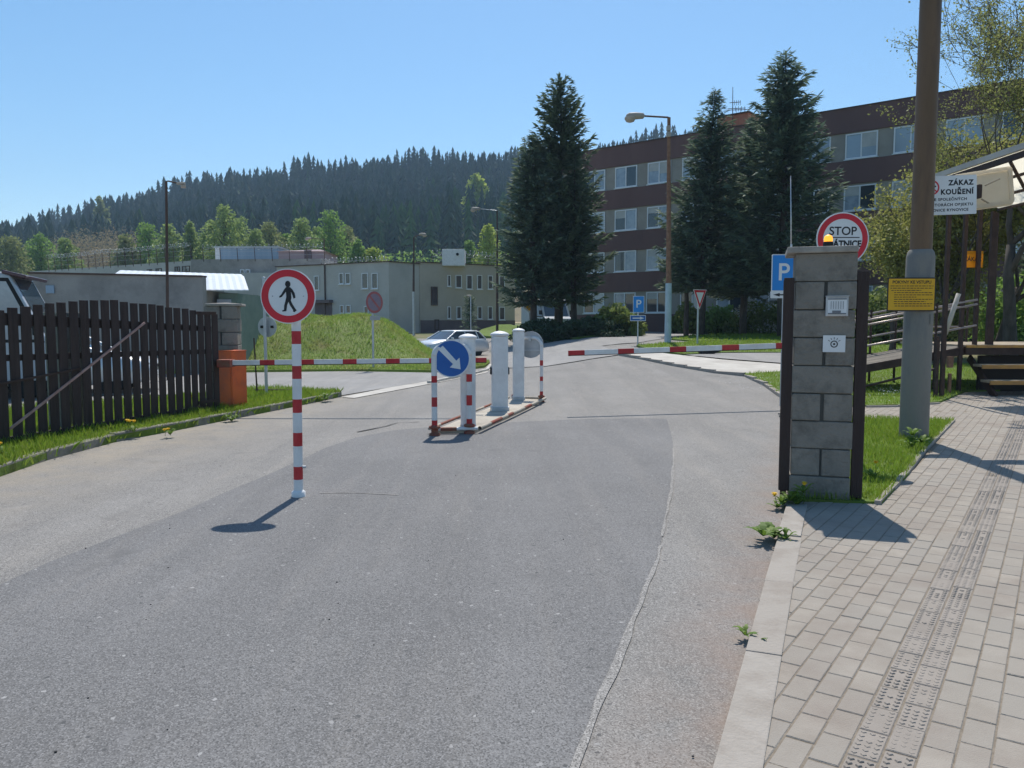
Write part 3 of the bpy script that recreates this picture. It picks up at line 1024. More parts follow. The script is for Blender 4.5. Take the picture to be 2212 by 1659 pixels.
def striped(mb, p0, p1, r, reds, n=16):
    """post p0->p1 (white, index 0) with red bands (index 1) between parameter pairs"""
    p0 = Vector(p0); p1 = Vector(p1)
    cuts = [0.0]
    segs = []
    last = 0.0
    for a, b in sorted(reds):
        if a > last: segs.append((last, a, 0))
        segs.append((max(a, last), b, 1)); last = b
    if last < 1: segs.append((last, 1.0, 0))
    for a, b, mi in segs:
        mb.cyl(p0.lerp(p1, a), p0.lerp(p1, b), r, r, n, mi, caps=False)
    mb.cyl(p1, p1 + (p1 - p0).normalized() * .004, r, r * .8, n, 0)


# --- no pedestrians sign on its striped post
b = Gp(645, 1073); Y = b.y
t = thing('pedestrian_sign', 'round no-pedestrians sign on a red and white striped post in the road', 'road sign', b)
zt = W(636, 702, Y)
hh = zt.z
mb = MB()
bands = [(W(640, y1, Y).z / hh, W(640, y0, Y).z / hh) for y0, y1 in ((715, 743), (790, 818), (862, 891), (934, 963), (1007, 1035))]
rp = px(10, Y)
top = Vector((b.x + .012, Y, W(636, 640, Y).z))
striped(mb, b, top, rp, [(a * hh / top.z, c * hh / top.z) for a, c in bands], 20)
mb.build('post', [MT['white'], MT['red']], t)
mb = MB(); mb.lathe(b, [(rp * 1.5, 0), (rp * 1.5, .045), (rp * 1.15, .055), (rp * 1.05, .06)], 20); mb.build('base_collar', MT['white'], t)
mb = MB(); mb.cyl(Vector((b.x + rp, Y, .26)), Vector((b.x + rp + .03, Y, .26)), .012, .012, 8); mb.build('bolt', MT['galv'], t)
c = W(623, 640, Y - rp - .02)
rs = px(58.5, Y - rp)
u, v, tt = axes(R(1.5))
mb = MB(); mb.prism(circle(rs, 64), c, u, v, tt * .012); pl_ = mb.build('sign_plate', MT['signwhite'], t)
mb = MB(); mb.ring(c + tt * .012, u, v, rs * .715, rs * .965, tt * .002, 64); mb.build('red_rim', MT['signred'], pl_)
fig = [(402, 408), (436, 408), (456, 428), (474, 458), (481, 498), (464, 505), (455, 474), (443, 446), (446, 498), (440, 520), (452, 548), (472, 582), (488, 604), (470, 620), (456, 613), (459, 603), (432, 560), (421, 531), (409, 560), (404, 592), (401, 611), (368, 615), (366, 606), (382, 600), (384, 565), (396, 522), (404, 490), (401, 447), (385, 468), (366, 491), (347, 498), (343, 488), (360, 472), (384, 432)]
k = rs / 232.0
mb = MB()
mb.prism([((x - 418) * k, (485 - y) * k) for x, y in fig][::-1], c + tt * .012, u, v, tt * .002)
mb.prism([(x * .8 * k + 0 * k, y * k + (485 - 383) * k) for x, y in circle(28, 20)], c + tt * .012, u, v, tt * .0026)
mb.build('pedestrian_symbol', MT['black'], pl_)
for s in (-1, 1):
    mb = MB(); mb.prism(circle(.006, 10), c + u * (s * rs * .56) + tt * .012, u, v, tt * .002); mb.build('rivet', MT['signback'], pl_)
    mb = MB(); mb.box(Vector((b.x, Y - rp * .5, c.z + .1 * s)), (.10, rp * 2 + .02, .03)); mb.build('bracket', MT['galv'], t)

# --- traffic island with bollards and tubular guards
i0, i1, i2, i3 = Gp(937, 938), Gp(1027, 936), Gp(1171, 868), Gp(1106, 866)
isl_c = (i0 + i1 + i2 + i3) / 4
t = thing('traffic_island', 'low pale concrete traffic island edged with a worn red rail between the two lanes', 'traffic island', (isl_c.x, isl_c.y, 0))
mb = MB()
mb.prism([(p.x, p.y) for p in (i0, i1, i2, i3)], (0, 0, 0), (1, 0, 0), (0, 1, 0), (0, 0, .055))
mb.build('slab', MT['slab'], t)


def railbar(name, p, q, reds, r=.032, z=.075, mats=('white', 'rustred')):
    mb = MB()
    striped(mb, (p.x, p.y, z), (q.x, q.y, z), r, reds, 10)
    return mb.build(name, [MT[m] for m in mats], t)


out = (i1 - i0).normalized()
railbar('edge_rail', i0 - Vector((.03, .06, 0)), i1 + Vector((.03, -.06, 0)), [(.2, .55)], r=.024)
railbar('edge_rail', i1 + Vector((.06, -.03, 0)), i2 + Vector((.06, .0, 0)), [(.12, .26), (.34, .42), (.60, .72)], r=.026, mats=('slab', 'rustred'))
railbar('edge_rail', i2 + Vector((0, .05, 0)), i3 + Vector((0, .05, 0)), [], r=.024, mats=('slab', 'rustred'))
railbar('edge_rail', i3 - Vector((.06, 0, 0)), i0 - Vector((.06, 0, 0)), [(.1, .4), (.6, .9)], r=.02, mats=('slab', 'rustred'))


def guard(label, pL, pR, ztop, r, redL, redR, rad=.13):
    t = thing('tubular_guard', label, 'guard rail', ((pL.x + pR.x) / 2, (pL.y + pR.y) / 2, 0), 'tubular guards at the ends of the traffic island')
    d = (pR - pL); d.z = 0; d.normalize()
    for p, reds, s in ((pL, redL, 1), (pR, redR, -1)):
        mb = MB()
        z1 = ztop - rad
        striped(mb, (p.x, p.y, 0.03), (p.x, p.y, z1), r, [(a / z1, b / z1) for a, b in reds], 14)
        mb.build('leg', [MT['white'], MT['red']], t)
        mb = MB()
        mb.lathe((p.x, p.y, .0), [(r * 1.9, 0), (r * 1.9, .03), (r * 1.2, .04), (r * 1.2, .09), (r * 2.0, .10), (r * 2.0, .125), (r * 1.1, .14)], 14)
        mb.build('foot_clamp', MT['rustred'], t)
    pts = [Vector((pL.x, pL.y, ztop - rad))]
    for i in range(1, 7):
        a = math.pi / 2 * i / 6
        pts.append(Vector((pL.x, pL.y, ztop - rad)) + d * (rad * (1 - math.cos(a))) + ZA * (rad * math.sin(a)))
    for i in range(1, 8):
        a = math.pi / 2 * (1 - (i - 1) / 6)
        pts.append(Vector((pR.x, pR.y, ztop - rad)) - d * (rad * (1 - math.cos(a))) + ZA * (rad * math.sin(a)))
    mb = MB(); mb.tube(pts, r, 14); mb.build('top_bend', MT['white'], t)
    return t, r


pL, pR = Gp(939, 941), Gp(1014, 937)
Y = (pL.y + pR.y) / 2
zz = lambda y, Y: W(1000, y, Y).z
guard('white tubular guard with red bands carrying the blue arrow sign', pL, pR, zz(748, Y), px(6.3, Y),
      [(zz(927, Y), zz(910, Y)), (zz(880, Y), zz(859, Y)), (zz(827, Y), zz(812, Y))], [(zz(937, Y), zz(910, Y)), (zz(880, Y), zz(857, Y)), (zz(827, Y), zz(810, Y))])
p2R, p2L = Gp(1169.5, 868), Gp(1112, 866)
Y2 = p2R.y
guard('white tubular guard with red bands at the far end of the island', p2L, p2R, zz(730, Y2), px(3.6, Y2),
      [(zz(861, Y2), zz(848, Y2))], [(zz(863, Y2), zz(848, Y2)), (zz(825, Y2), zz(815, Y2)), (zz(791, Y2), zz(779, Y2))], .16)

# round plates on the guards
c = W(974.5, 774.5, Y - .075); rs = px(40.5, Y)
t = thing('arrow_sign', 'round blue sign with a white arrow pointing down right', 'road sign', (c.x, c.y, c.z))
u, v, tt = axes(R(4))
mb = MB(); mb.prism(circle(rs, 56), c, u, v, tt * .012); p_ = mb.build('sign_plate', MT['signwhite'], t)
mb = MB(); mb.prism(circle(rs * .94, 56), c + tt * .012, u, v, tt * .0015); mb.build('blue_field', MT['blue'], p_)
arr = [(1716, 945), (1754, 914), (1866, 1040), (1893, 1015), (1902, 1112), (1812, 1096), (1838, 1068)]
k = rs / 158.0
mb = MB(); mb.prism([((x - 1823) * k, (1022 - y) * k) for x, y in arr][::-1], c + tt * .0135, u, v, tt * .0015); mb.build('white_arrow', MT['signwhite'], p_)
mb = MB(); mb.box(c - tt * .02, (px(80, Y), .018, .035), rz=R(4)); mb.build('clamp', MT['galv'], t)

c = W(1146, 744.5, Y2 + .09); rs = px(29, Y2)
t = thing('round_sign', 'round sign seen from its grey back, fixed to the far island guard', 'road sign', (c.x, c.y, c.z))
u, v, tt = axes(R(-18))
mb = MB(); mb.prism(circle(rs, 48), c, u, v, -tt * .012); mb.ring(c, u, v, rs * .94, rs, tt * .008, 48); mb.build('sign_plate', MT['signback'], t)
mb = MB()
for dz in (.55, -.42):
    mb.box(c + v * (rs * dz) + tt * .012, (rs * 1.6, .018, .03), rz=R(-18))
mb.box(c + v * (rs * .45) + tt * .025, (.05, .05, .09), rz=R(-18))
mb.build('clamp', MT['galv'], t)


def bollard(label, dxc, dybase, dytop, dw, square):
    p = Gp(dxc, dybase); Yb = p.y
    hw = px(dw, Yb) / 2
    zt = W(dxc, dytop, Yb).z
    t = thing('bollard', label, 'bollard', p, 'white bollards on the traffic island')
    capz = zt - hw * .62
    mb = MB(); mb2 = MB(); mb3 = MB()
    if square:
        mb.box((p.x, p.y, (.05 + capz) / 2), (hw * 2, hw * 2, capz - .05), bev=hw * .16, rz=R(6))
        mb3.box((p.x, p.y, .07), (hw * 2.25, hw * 2.25, .10), bev=.008, rz=R(6))
    else:
        mb.lathe((p.x, p.y, .05), [(hw, 0), (hw, capz - .05)], 28)
        mb3.lathe((p.x, p.y, .045), [(hw * 1.06, 0), (hw * 1.06, .06), (hw * 1.01, .07)], 28)
    mb2.lathe((p.x, p.y, capz), [(hw * 1.0, 0), (hw * 1.2, .002), (hw * 1.22, hw * .22), (hw * 1.05, hw * .36), (hw * .6, hw * .55), (hw * .12, hw * .63)], 28)
    mb.build('shaft', MT['white'], t)
    mb2.build('cap', MT['white'], t)
    mb3.build('base_shoe', MT['galv'], t)
    return t, p, hw, Yb


bollard('thick round white bollard with domed cap, right behind the blue arrow sign', 1011.5, 934, 721, 33, False)
t, p, hw, Yb = bollard('square white bollard with black side lenses, middle one of three on the island', 1079.5, 893, 715, 34, True)
for s in (-1, 1):
    mb = MB(); mb.box((p.x + s * (hw + .014), p.y, W(1080, 801, Yb).z), (.03, .07, .12), bev=.01, rz=R(6)); mb.build('side_lens', MT['rubber'], t)
bollard('slimmest white bollard, farthest on the island beside the round grey sign back', 1120, 869, 709, 23, True)

# --- barriers
b = Gp(494, 892); Y = b.y
t = thing('barrier', 'lowered red and white boom barrier with an orange housing beside the wooden gate', 'barrier', b, 'boom barriers')
zt = W(494, 759, Y).z
rz = R(-24)
mb = MB(); mb.box((b.x, b.y + .17, zt / 2), (.36, .34, zt), bev=.012, rz=rz); hs = mb.build('housing', MT['orange'], t)
mb = MB(); mb.box((b.x, b.y + .17, zt + .006), (.37, .35, .016), bev=.004, rz=rz); mb.build('lid', MT['orange'], hs)
mb = MB(); q = W(519, 809, Y + .1); mb.box((q.x - .002, q.y + .06, q.z), (.03, .05, .10), bev=.004, rz=rz); mb.build('lock', MT['rubber'], hs)
mb = MB(); Rz_ = Matrix.Rotation(rz, 3, 'Z'); mb.box(Vector((b.x, b.y + .17, zt * .40)) + Rz_ @ Vector((0, -.173, 0)), (.30, .008, zt * .66), bev=.003, rz=rz); mb.build('door', MT['orange'], hs)
mb = MB(); mb.box(Vector((b.x, b.y + .17, .03)), (.40, .38, .06), rz=rz); mb.build('plinth', MT['oldkerb'], hs)
q0 = W(474, 785, Y - .3); q1 = W(503, 784.5, Y - .3)
mb = MB(); mb.box((q0 + q1) / 2, ((q1 - q0).x, .26, .125), bev=.012); mb.build('boom_hub', MT['rustred'], t)


def boom(name, a, bb, reds, hgt0, hgt1, parent):
    mb = MB()
    cuts = sorted([0, 1] + [x for r_ in reds for x in r_])
    for i in range(len(cuts) - 1):
        if cuts[i + 1] - cuts[i] < 1e-4: continue
        mid = (cuts[i] + cuts[i + 1]) / 2
        mi = 1 if any(x <= mid <= y for x, y in reds) else 0
        p, q = a.lerp(bb, cuts[i]), a.lerp(bb, cuts[i + 1])
        h0 = hgt0 + (hgt1 - hgt0) * mid
        d = (q - p).normalized(); ang = math.atan2(d.y, d.x); pit = -math.asin(d.z)
        M3 = Matrix.Rotation(ang, 3, 'Z') @ Matrix.Rotation(pit, 3, 'Y')
        mb.box((p + q) / 2, ((q - p).length, .045, h0), mi, M3=M3)
        mb.box((p + q) / 2 - d.cross(Vector((0, 0, 1))) * 0 + Vector((0, 0, -h0 / 2 - .006)), ((q - p).length, .02, .012), 2, M3=M3)
    return mb.build(name, [MT['white'], MT['red'], MT['rubber']], parent)


a = W(502, 783.5, Y - .3); e = W(1051, 777.5, Y - .3)
X0, X1 = 502, 1051
boom('boom', a, e, [((x - X0) / (X1 - X0), (y - X0) / (X1 - X0)) for x, y in ((562, 594), (648, 679), (741, 771), (834, 864), (927, 957), (1020, 1051))], px(10.2, Y), px(9.2, Y), t)

Ya, Yc = 13.05, 14.1
e = W(1228, 762.6, Ya); a = W(1735, 744.8, Yc)
lx = [Vector((W(x, 750, 12).x / 12, 0, 0)).x for x in (0,)]


def bpar(dx):
    s = (dx - CX) / F
    # position along e->a whose picture column is dx
    return (s * e.y - e.x) / ((a.x - e.x) - s * (a.y - e.y))


hb = Vector((a.x + .05, a.y, float(gz(a.x, a.y))))
t = thing('barrier', 'lowered red and white boom reaching in from behind the block pillar, its housing hidden', 'barrier', hb, 'boom barriers')
boom('boom', e, a, [(max(0, bpar(x)), bpar(y)) for x, y in ((1228, 1262), (1334, 1368.5), (1445.5, 1481), (1558, 1595), (1674, 1714))], px(10, Ya), px(11.6, Yc), t)
mb = MB(); mb.box((hb.x + .12, hb.y + .18, .62), (.3, .3, 1.24), bev=.012); mb.build('housing', MT['orange'], t)
mb = MB(); mb.box((a.x + .05, a.y, a.z), (.14, .1, .12), bev=.01); mb.build('boom_hub', MT['rustred'], t)


# --- pillars of concrete blocks
def block_pillar(label, dxl, dxr, dyb, dyt, rows, capl, capr, capt, group, dep=None, rz=0.0, yb=None):
    p0 = Gp((dxl + dxr) / 2, dyb)
    Y = p0.y
    w = px(dxr - dxl, Y) * (.95 if rz < 0 else 1.0); d = dep or w
    zt = W((dxl + dxr) / 2, dyt, Y).z
    t = thing('block_pillar', label, 'pillar', (p0.x, Y + d / 2, 0), group)
    Rm = Matrix.Rotation(rz, 3, 'Z')
    c = Vector((p0.x, Y, 0)) + Rm @ Vector((0, d / 2, 0))
    core = MB(); core.box(c + Vector((0, 0, zt / 2 - .02)), (w - .05, d - .05, zt + .03), rz=rz)
    bl = MB()
    hgt = zt / rows
    for i in range(rows):
        z = (i + .5) * hgt
        if i % 2 == 0:
            parts = [((0, 0), (w, d))]
        else:
            parts = [((-w / 4 - .004, 0), (w / 2 - .012, d)), ((w / 4 + .004, 0), (w / 2 - .012, d))]
        for (ox, oy), (sx, sy) in parts:
            jit = Vector((random.gauss(0, .003), random.gauss(0, .003), 0))
            bl.box(c + Rm @ Vector((ox, oy, 0)) + jit * 1.6 + Vector((0, 0, z)), (sx - .002 - random.uniform(0, .006), sy - .002, hgt - random.uniform(.005, .011)), bev=random.uniform(.006, .011), rz=rz + random.gauss(0, .006))
    s = bl.build('shaft', MT['concrete'], t)
    core.build('mortar_core', MT['mortar'], s)
    capw = px(capr - capl, Y) * (.925 if rz < 0 else 1.0)
    ct = W(0, capt, Y).z
    cc = c + Rm @ Vector((W((capl + capr) / 2, dyt, Y).x - p0.x, 0, 0))
    mb = MB(); mb.box((cc.x, cc.y, (zt + ct) / 2), (capw, d + (capw - w), ct - zt), bev=.012, rz=rz)
    hw, hd = capw / 2 * .93, (d + capw - w) / 2 * .93
    mb.add([Vector((cc.x, cc.y, ct - .001)) + Rm @ Vector((x * hw, y * hd, 0)) for x, y in ((-1, -1), (1, -1), (1, 1), (-1, 1))] + [Vector((cc.x, cc.y, ct + .02))],
           [(0, 1, 4), (1, 2, 4), (2, 3, 4), (3, 0, 4)])
    mb.build('cap', MT['concap'], t)
    return Y, w, zt, c, d, Rm


PRZ = R(-17)
PY, PW, PZ, PC, PD, PRM = block_pillar('tall grey concrete block pillar carrying an intercom, at the corner of the pavement', 1703, 1835, 1088, 546, 9, 1700, 1854, 532, 'block gate pillars', rz=PRZ)
LY, LW, LZ, LC, LD, LRM = block_pillar('grey concrete block pillar standing behind the orange barrier housing', 447, 516, 886, 661, 8, 445, 520, 655.5, 'block gate pillars', rz=R(12))

# dark boards at the sides of the right pillar
PF = lambda lx, ly, z=0.0: PC + PRM @ Vector((lx, ly - PD / 2, 0)) + Vector((0, 0, z))
for (wpx, ty, by, lab, sg) in ((22, 600, 1062, 'dark brown timber post fixed to the left side of the tall block pillar', -1),
                               (24, 587, 1070, 'dark brown timber post fixed to the right side of the tall block pillar', 1)):
    bwid = px(wpx, PY)
    zt, zb = W(1780, ty, PY + .03).z, W(1780, by, PY + .03).z
    lx = sg * (PW / 2 + bwid / 2 + .003)
    q = PF(lx, .06)
    t = thing('timber_post', lab, 'post', (q.x, q.y, 0), 'timber posts beside the right block pillar')
    mb = MB()
    for i in range(2):
        q = PF(lx + random.gauss(0, .003), .03 + i * .05, (zt + zb) / 2 - .012 * i)
        mb.box(q, (bwid * (.97 - .04 * i), .046, zt - zb + random.gauss(0, .006)), rz=PRZ, bev=.005)
    mb.build('boards', MT['wood'], t)
    q = PF(lx, .08, max(.03, zb) / 2)
    mb = MB(); mb.box(q, (.05, .05, max(.06, zb) + .04), rz=PRZ); mb.build('steel_shoe', MT['railst'], t)

# things fixed to the right pillar
PN = PRM @ Vector((0, -1, 0)); PU = PRM @ Vector((1, 0, 0))
Yf = PY
c = RP(1807.5, 662, PC + PN * (PD / 2), PN)
w_, h_ = px(45, Yf), px(42, Yf)
t = thing('intercom', 'silver intercom panel with a hooded top on the face of the right block pillar', 'intercom', (c.x, c.y, c.z))
L3 = lambda x, y, z: c + PU * x - PN * y + Vector((0, 0, z))
mb = MB(); mb.box(L3(0, -.012, 0), (w_, .03, h_), bev=.006, rz=PRZ); hs = mb.build('housing', MT['plateA'], t)
mb = MB(); mb.box(L3(0, -.030, -.004), (w_ * .84, .006, h_ * .80), bev=.002, rz=PRZ); mb.build('face_plate', MT['signwhite'], hs)
for i in range(6):
    mb = MB(); mb.box(L3(-w_ * .27 + w_ * .108 * i, -.0345, h_ * .06), (w_ * .018, .004, h_ * .4), rz=PRZ); mb.build('speaker_slot', MT['plategrey'], hs)
for z_, k_, q_ in ((.37, .84, .05), (-.37, .80, .07)):
    mb = MB(); mb.box(L3(0, -.034, h_ * z_), (w_ * k_, .005, h_ * q_), rz=PRZ); mb.build('dark_trim', MT['plategrey'], hs)
mb = MB(); mb.box(L3(-w_ * .02, -.035, -h_ * .27), (w_ * .38, .006, h_ * .12), bev=.002, rz=PRZ); mb.build('call_button', MT['plategrey'], hs)
mb = MB(); mb.box(L3(0, -.02, h_ * .52), (w_ * 1.04, .05, .006), rz=PRZ); mb.build('hood', MT['plateA'], t)

c = RP(1801.5, 742.5, PC + PN * (PD / 2 + .001), PN); w_, h_ = px(45, Yf), px(36, Yf)
t = thing('notice_plate', 'small white plate with a black round emblem and short rays, below the intercom', 'sign', (c.x, c.y, c.z))
mb = MB(); mb.prism(rrect(w_, h_, .004), c, PU, ZA, PN * .012); p_ = mb.build('plate', MT['signwhite'], t)
mb = MB()
o_ = c + PN * .012 + Vector((0, 0, -h_ * .02))
mb.ring(o_, PU, ZA, h_ * .15, h_ * .21, PN * .0015, 28)
mb.prism(circle(h_ * .065, 16), o_, PU, ZA, PN * .0015)
for an in (35, 62, 90, 118, 145):
    d_ = Vector((math.cos(R(an)), math.sin(R(an)))); n_ = Vector((-d_.y, d_.x))
    mb.prism([tuple(d_ * (h_ * a_) + n_ * (h_ * b_)) for a_, b_ in ((.28, -.015), (.41, -.015), (.41, .015), (.28, .015))], o_, PU, ZA, PN * .0015)
mb.build('emblem', MT['black'], p_)

c = W(1789, 527, PY + .12)
t = thing('beacon', 'small lit amber beacon lamp standing on top of the right block pillar', 'beacon', (c.x, c.y, W(0, 531, PY).z))
zb = W(0, 531, PY).z + .02
r_ = px(9.5, PY)
mb = MB(); mb.lathe((c.x, c.y, zb - .01), [(r_ * 1.1, 0), (r_ * 1.15, .02), (r_ * 1.05, .034)], 20); mb.build('base', MT['rubber'], t)
mb = MB(); mb.lathe((c.x, c.y, zb + .024), [(r_ * .95, 0), (r_ * .98, r_ * .6), (r_ * .85, r_ * 1.15), (r_ * .5, r_ * 1.5), (r_ * .1, r_ * 1.62)], 20); mb.build('lens', MT['amber'], t)

Ya_ = PF(-PW / 2, .3).y
c = W(1709, 535, Ya_)
t = thing('antenna', 'thin whip antenna on a small bracket at the top left of the tall block pillar', 'antenna', (c.x, c.y, c.z))
mb = MB(); mb.tube([c + Vector((0, 0, -.05)), W(1708.6, 470, Ya_), W(1708, 380, Ya_)], [.006, .005, .0035], 8); mb.build('rod', MT['galv'], t)
mb = MB(); mb.cyl(c + Vector((0, 0, -.07)), c + Vector((0, 0, .03)), .012, .009, 10); mb.box((c.x + .03, c.y, c.z - .065), (.10, .03, .02)); mb.build('bracket', MT['galv'], t)

# --- wooden gate, left
gA, gB = Gp(-330, 1052), Gp(466, 897)
gA = gB + (Gp(0, 976) - gB) * 1.42
gd = (gB - gA); GL = gd.length; gd.normalize(); gn = Vector((gd.y, -gd.x, 0))
if gn.y > 0: gn = -gn
t = thing('wooden_gate', 'dark stained wooden board gate with an arched top and a diagonal steel brace', 'gate', (gA.x, gA.y, 0))


def gpt(dx):
    """distance along the gate for picture column dx"""
    s = (dx - CX) / F
    return (s * gA.y - gA.x) / (gd.x - s * gd.y)


cols = [(-250, 700), (-120, 684), (0, 669), (60, 661), (120, 653), (170, 649), (230, 648), (290, 653), (350, 660), (400, 668), (466, 681)]
ts = [gpt(c_) for c_, _ in cols]
zs = [W(c_, y_, gA.y + gd.y * tq).z for (c_, y_), tq in zip(cols, ts)]
mb = MB()
s = .0
bw = .136
i = 0
while s < GL - .02:
    zt = float(np.interp(s + bw / 2, ts, zs)) + random.gauss(0, .006)
    zb = .11 + random.gauss(0, .012)
    c = gA + gd * (s + bw / 2) + gn * (.02 + random.gauss(0, .002))
    ang = math.atan2(gd.y, gd.x)
    M3 = Matrix.Rotation(ang, 3, 'Z') @ Matrix.Rotation(random.gauss(0, .004), 3, 'Y')
    mb.box((c.x, c.y, (zt + zb) / 2), (bw * random.uniform(.92, 1.0), .018, zt - zb), M3=M3, bev=.003)
    s += bw + random.uniform(.03, .046)
    i += 1
mb.build('boards', MT['wood'], t)
ang = math.atan2(gd.y, gd.x)


def grail(name, t0, z0, t1, z1, th, off, mat, w=None):
    p = gA + gd * t0 + gn * off + Vector((0, 0, z0)); q = gA + gd * t1 + gn * off + Vector((0, 0, z1))
    d = (q - p); L = d.length
    M3 = Matrix.Rotation(ang, 3, 'Z') @ Matrix.Rotation(-math.atan2(z1 - z0, t1 - t0), 3, 'Y')
    mb = MB(); mb.box((p + q) / 2, (L, w or .04, th), M3=M3, bev=.003)
    return mb.build(name, mat, t)


zat = lambda dx, dy: W(dx, dy, gA.y + gd.y * gpt(dx)).z
tl_ = gpt(-200)
for z0, z1 in ((zat(100, 665), zat(440, 702)), (zat(60, 690), zat(440, 711)), (zat(250, 760), zat(440, 760)), (zat(60, 945), zat(440, 880))):
    grail('rail', tl_, z0 if z0 < 1.6 else z0 - .05, GL - .05, z1 if z0 < 1.6 else z1 - .06, .075, -.016, MT['wood'])
grail('cross_bar', gpt(-100), zat(0, 838) + .0, gpt(165), zat(165, 796), .03, .052, MT['railst'], .022)
MT['brace'] = M('sunlit_red_brace', (0.30, 0.17, 0.145), (0.40, 0.26, 0.23), 9, 0.6)  # lighter tone mixed into the rusty red paints in sun-lit stretches
grail('diagonal_brace', gpt(6), zat(6, 926), gpt(308), zat(308, 697), .030, .056, MT['brace'], .022)
for z in (.25, 1.65):
    grail('hinge_strap', GL - .45, z, GL + .02, z, .05, .046, MT['railst'], .01)

# concrete posts behind the gate
for dx in (212,):
    tq = gpt(dx)
    p = gA + gd * tq - gn * .55
    t = thing('concrete_post', 'grey concrete post glimpsed through the gaps of the wooden gate', 'post', (p.x, p.y, 0))
    mb = MB(); mb.box((p.x, p.y, .8), (.34, .34, 1.6), bev=.02, rz=ang); mb.build('shaft', MT['concrete'], t)
    mb = MB(); mb.box((p.x, p.y, 1.62), (.36, .36, .04), bev=.01, rz=ang); mb.build('cap', MT['concrete'], t)

# --- street lamp pole, right, with its signs
b = Gp(1973, 955)
t = thing('lamp_pole', 'thick near lamp pole, brown above and grey below, beside the pavement', 'lamp pole', (b.x, b.y, 0))
rl = px(29.5, b.y); ru = px(21.5, b.y)
zs_ = W(1980, 545, b.y).z
mb = MB(); mb.lathe((b.x, b.y, -.05), [(rl, 0), (rl * .985, zs_ * .5), (rl * .96, zs_ - .06 + .05), (rl * .88, zs_ + .0 + .05), (ru * 1.04, zs_ + .03 + .05)], 32); mb.build('lower_sleeve', MT['polegrey'], t)
mb = MB(); mb.lathe((b.x, b.y, zs_), [(ru * 1.02, 0), (ru, .9), (ru * .95, 6.2)], 32); mb.build('upper_tube', MT['polebrown'], t)
zt = zs_ + 6.2
mb = MB(); mb.tube([(b.x, b.y, zt - .05), (b.x, b.y, zt + .25), (b.x + .3, b.y, zt + .4), (b.x + 1.2, b.y, zt + .5)], .04, 12); mb.build('arm', MT['polebrown'], t)
mb = MB(); mb.lathe((b.x + 1.45, b.y, zt + .5), [(.02, -.3), (.1, -.2), (.13, 0), (.1, .2), (.03, .32)], 16, axis=(1, 0, 0)); mb.build('lamp_head', MT['beige'], t)
mb = MB(); mb.box((b.x + rl * .55, b.y - rl * .83, W(0, 690, b.y).z), (.07, .01, .12), rz=R(33)); mb.build('hatch', MT['polegrey'], t)
Yp = b.y - rl - .02


def platesign(dx0, dx1, dy0, dy1, Y):
    c = W((dx0 + dx1) / 2, (dy0 + dy1) / 2, Y)
    return c, px(dx1 - dx0, Y), px(dy1 - dy0, Y)


c, w_, h_ = platesign(1916.5, 2020, 600, 672, Yp)
t = thing('notice_sign', 'yellow notice board with lines of text on the near lamp pole', 'sign', (c.x, c.y, c.z))
mb = MB(); mb.prism(rrect(w_, h_, .006), c, XA, ZA, TA * .006); p_ = mb.build('board', MT['black'], t)
mb = MB(); mb.prism(rrect(w_ * .955, h_ * .93, .004), c + TA * .006, XA, ZA, TA * .0015); mb.build('yellow_face', MT['yellow'], p_)
mb = MB()
o_ = c + TA * .0076
text_into(mb, 'POKYNY KE VSTUPU', o_ + ZA * (h_ * .36), XA, ZA, h_ * .125, TA * .0006, bold=.0015)
for i, (x0, x1) in enumerate([(-.44, .45), (-.44, .44), (-.42, .2), (-.36, .44), (-.36, .44), (-.36, .1), (-.36, .44), (-.36, .3), (-.36, .44), (-.34, .42)]):
    zc = h_ * (.25 - .066 * i)
    x = x0
    while x < x1 - .01:
        wl = random.uniform(.03, .085)
        wl = min(wl, x1 - x)
        mb.box(o_ + XA * ((x + wl / 2) * w_) + ZA * zc + TA * .0004, (wl * w_, .0008, h_ * .021))
        x += wl + .016
mb.build('lettering', MT['stairdark'], p_)
mb = MB(); mb.box(c - TA * .012, (.3, .022, .03)); mb.build('clamp', MT['galv'], t)

c, w_, h_ = platesign(1958, 2108, 381, 462, Yp + .06)
t = thing('no_smoking_sign', 'white no-smoking sign with black text, high on the brown lamp pole', 'sign', (c.x, c.y, c.z))
Yn = b.y + ru + .015
c, w_, h_ = platesign(1950, 2108, 381, 463, Yn)
ur = (XA + ZA * .035 + Vector((0, .0, 0))).normalized(); vr = Vector((-ur.z, 0, ur.x))
cb, wb_, hb_ = platesign(1972, 2108, 381, 463, Yn)
mb = MB(); mb.prism(rrect(wb_, h_, .01), cb, ur, vr, TA * .006); p_ = mb.build('board', MT['signwhite'], t)
o_ = c + TA * .006
mb = MB()
for s_, x_, z_, cap, wd_, bo in (('ZÁKAZ', .286, .29, .125, .345, .004), ('KOUŘENÍ', .235, .06, .125, .445, .004), ('VE SPOLEČNÝCH', .13, -.125, .066, .48, .0016), ('PROSTORÁCH OBJEKTU', .12, -.265, .066, .66, .0016), ('VĚZNICE RYNOVICE', .11, -.40, .066, .56, .0016)):
    text_into(mb, s_, o_ + ur * (x_ * w_) + vr * ((z_ + .012) * h_), ur, vr, cap * h_ / .7, TA * .001, bold=bo, space=1.15, fit=wd_ * w_)
    mb.build('text_line', MT['black'], p_); mb = MB()
mb = MB(); oc = o_ + ur * (-.10 * w_) + vr * (.20 * h_)
mb.ring(oc, ur, vr, h_ * .148, h_ * .188, TA * .001, 36)
mb.box(oc + TA * .0016, (h_ * .30, .001, h_ * .03), M3=Matrix.Rotation(R(40), 3, 'Y'))
mb.build('red_ring', MT['signred'], p_)
mb = MB(); mb.box(oc + TA * .0006 + vr * (-.01 * h_), (h_ * .22, .001, h_ * .04), M3=Matrix.Rotation(R(-28), 3, 'Y'))
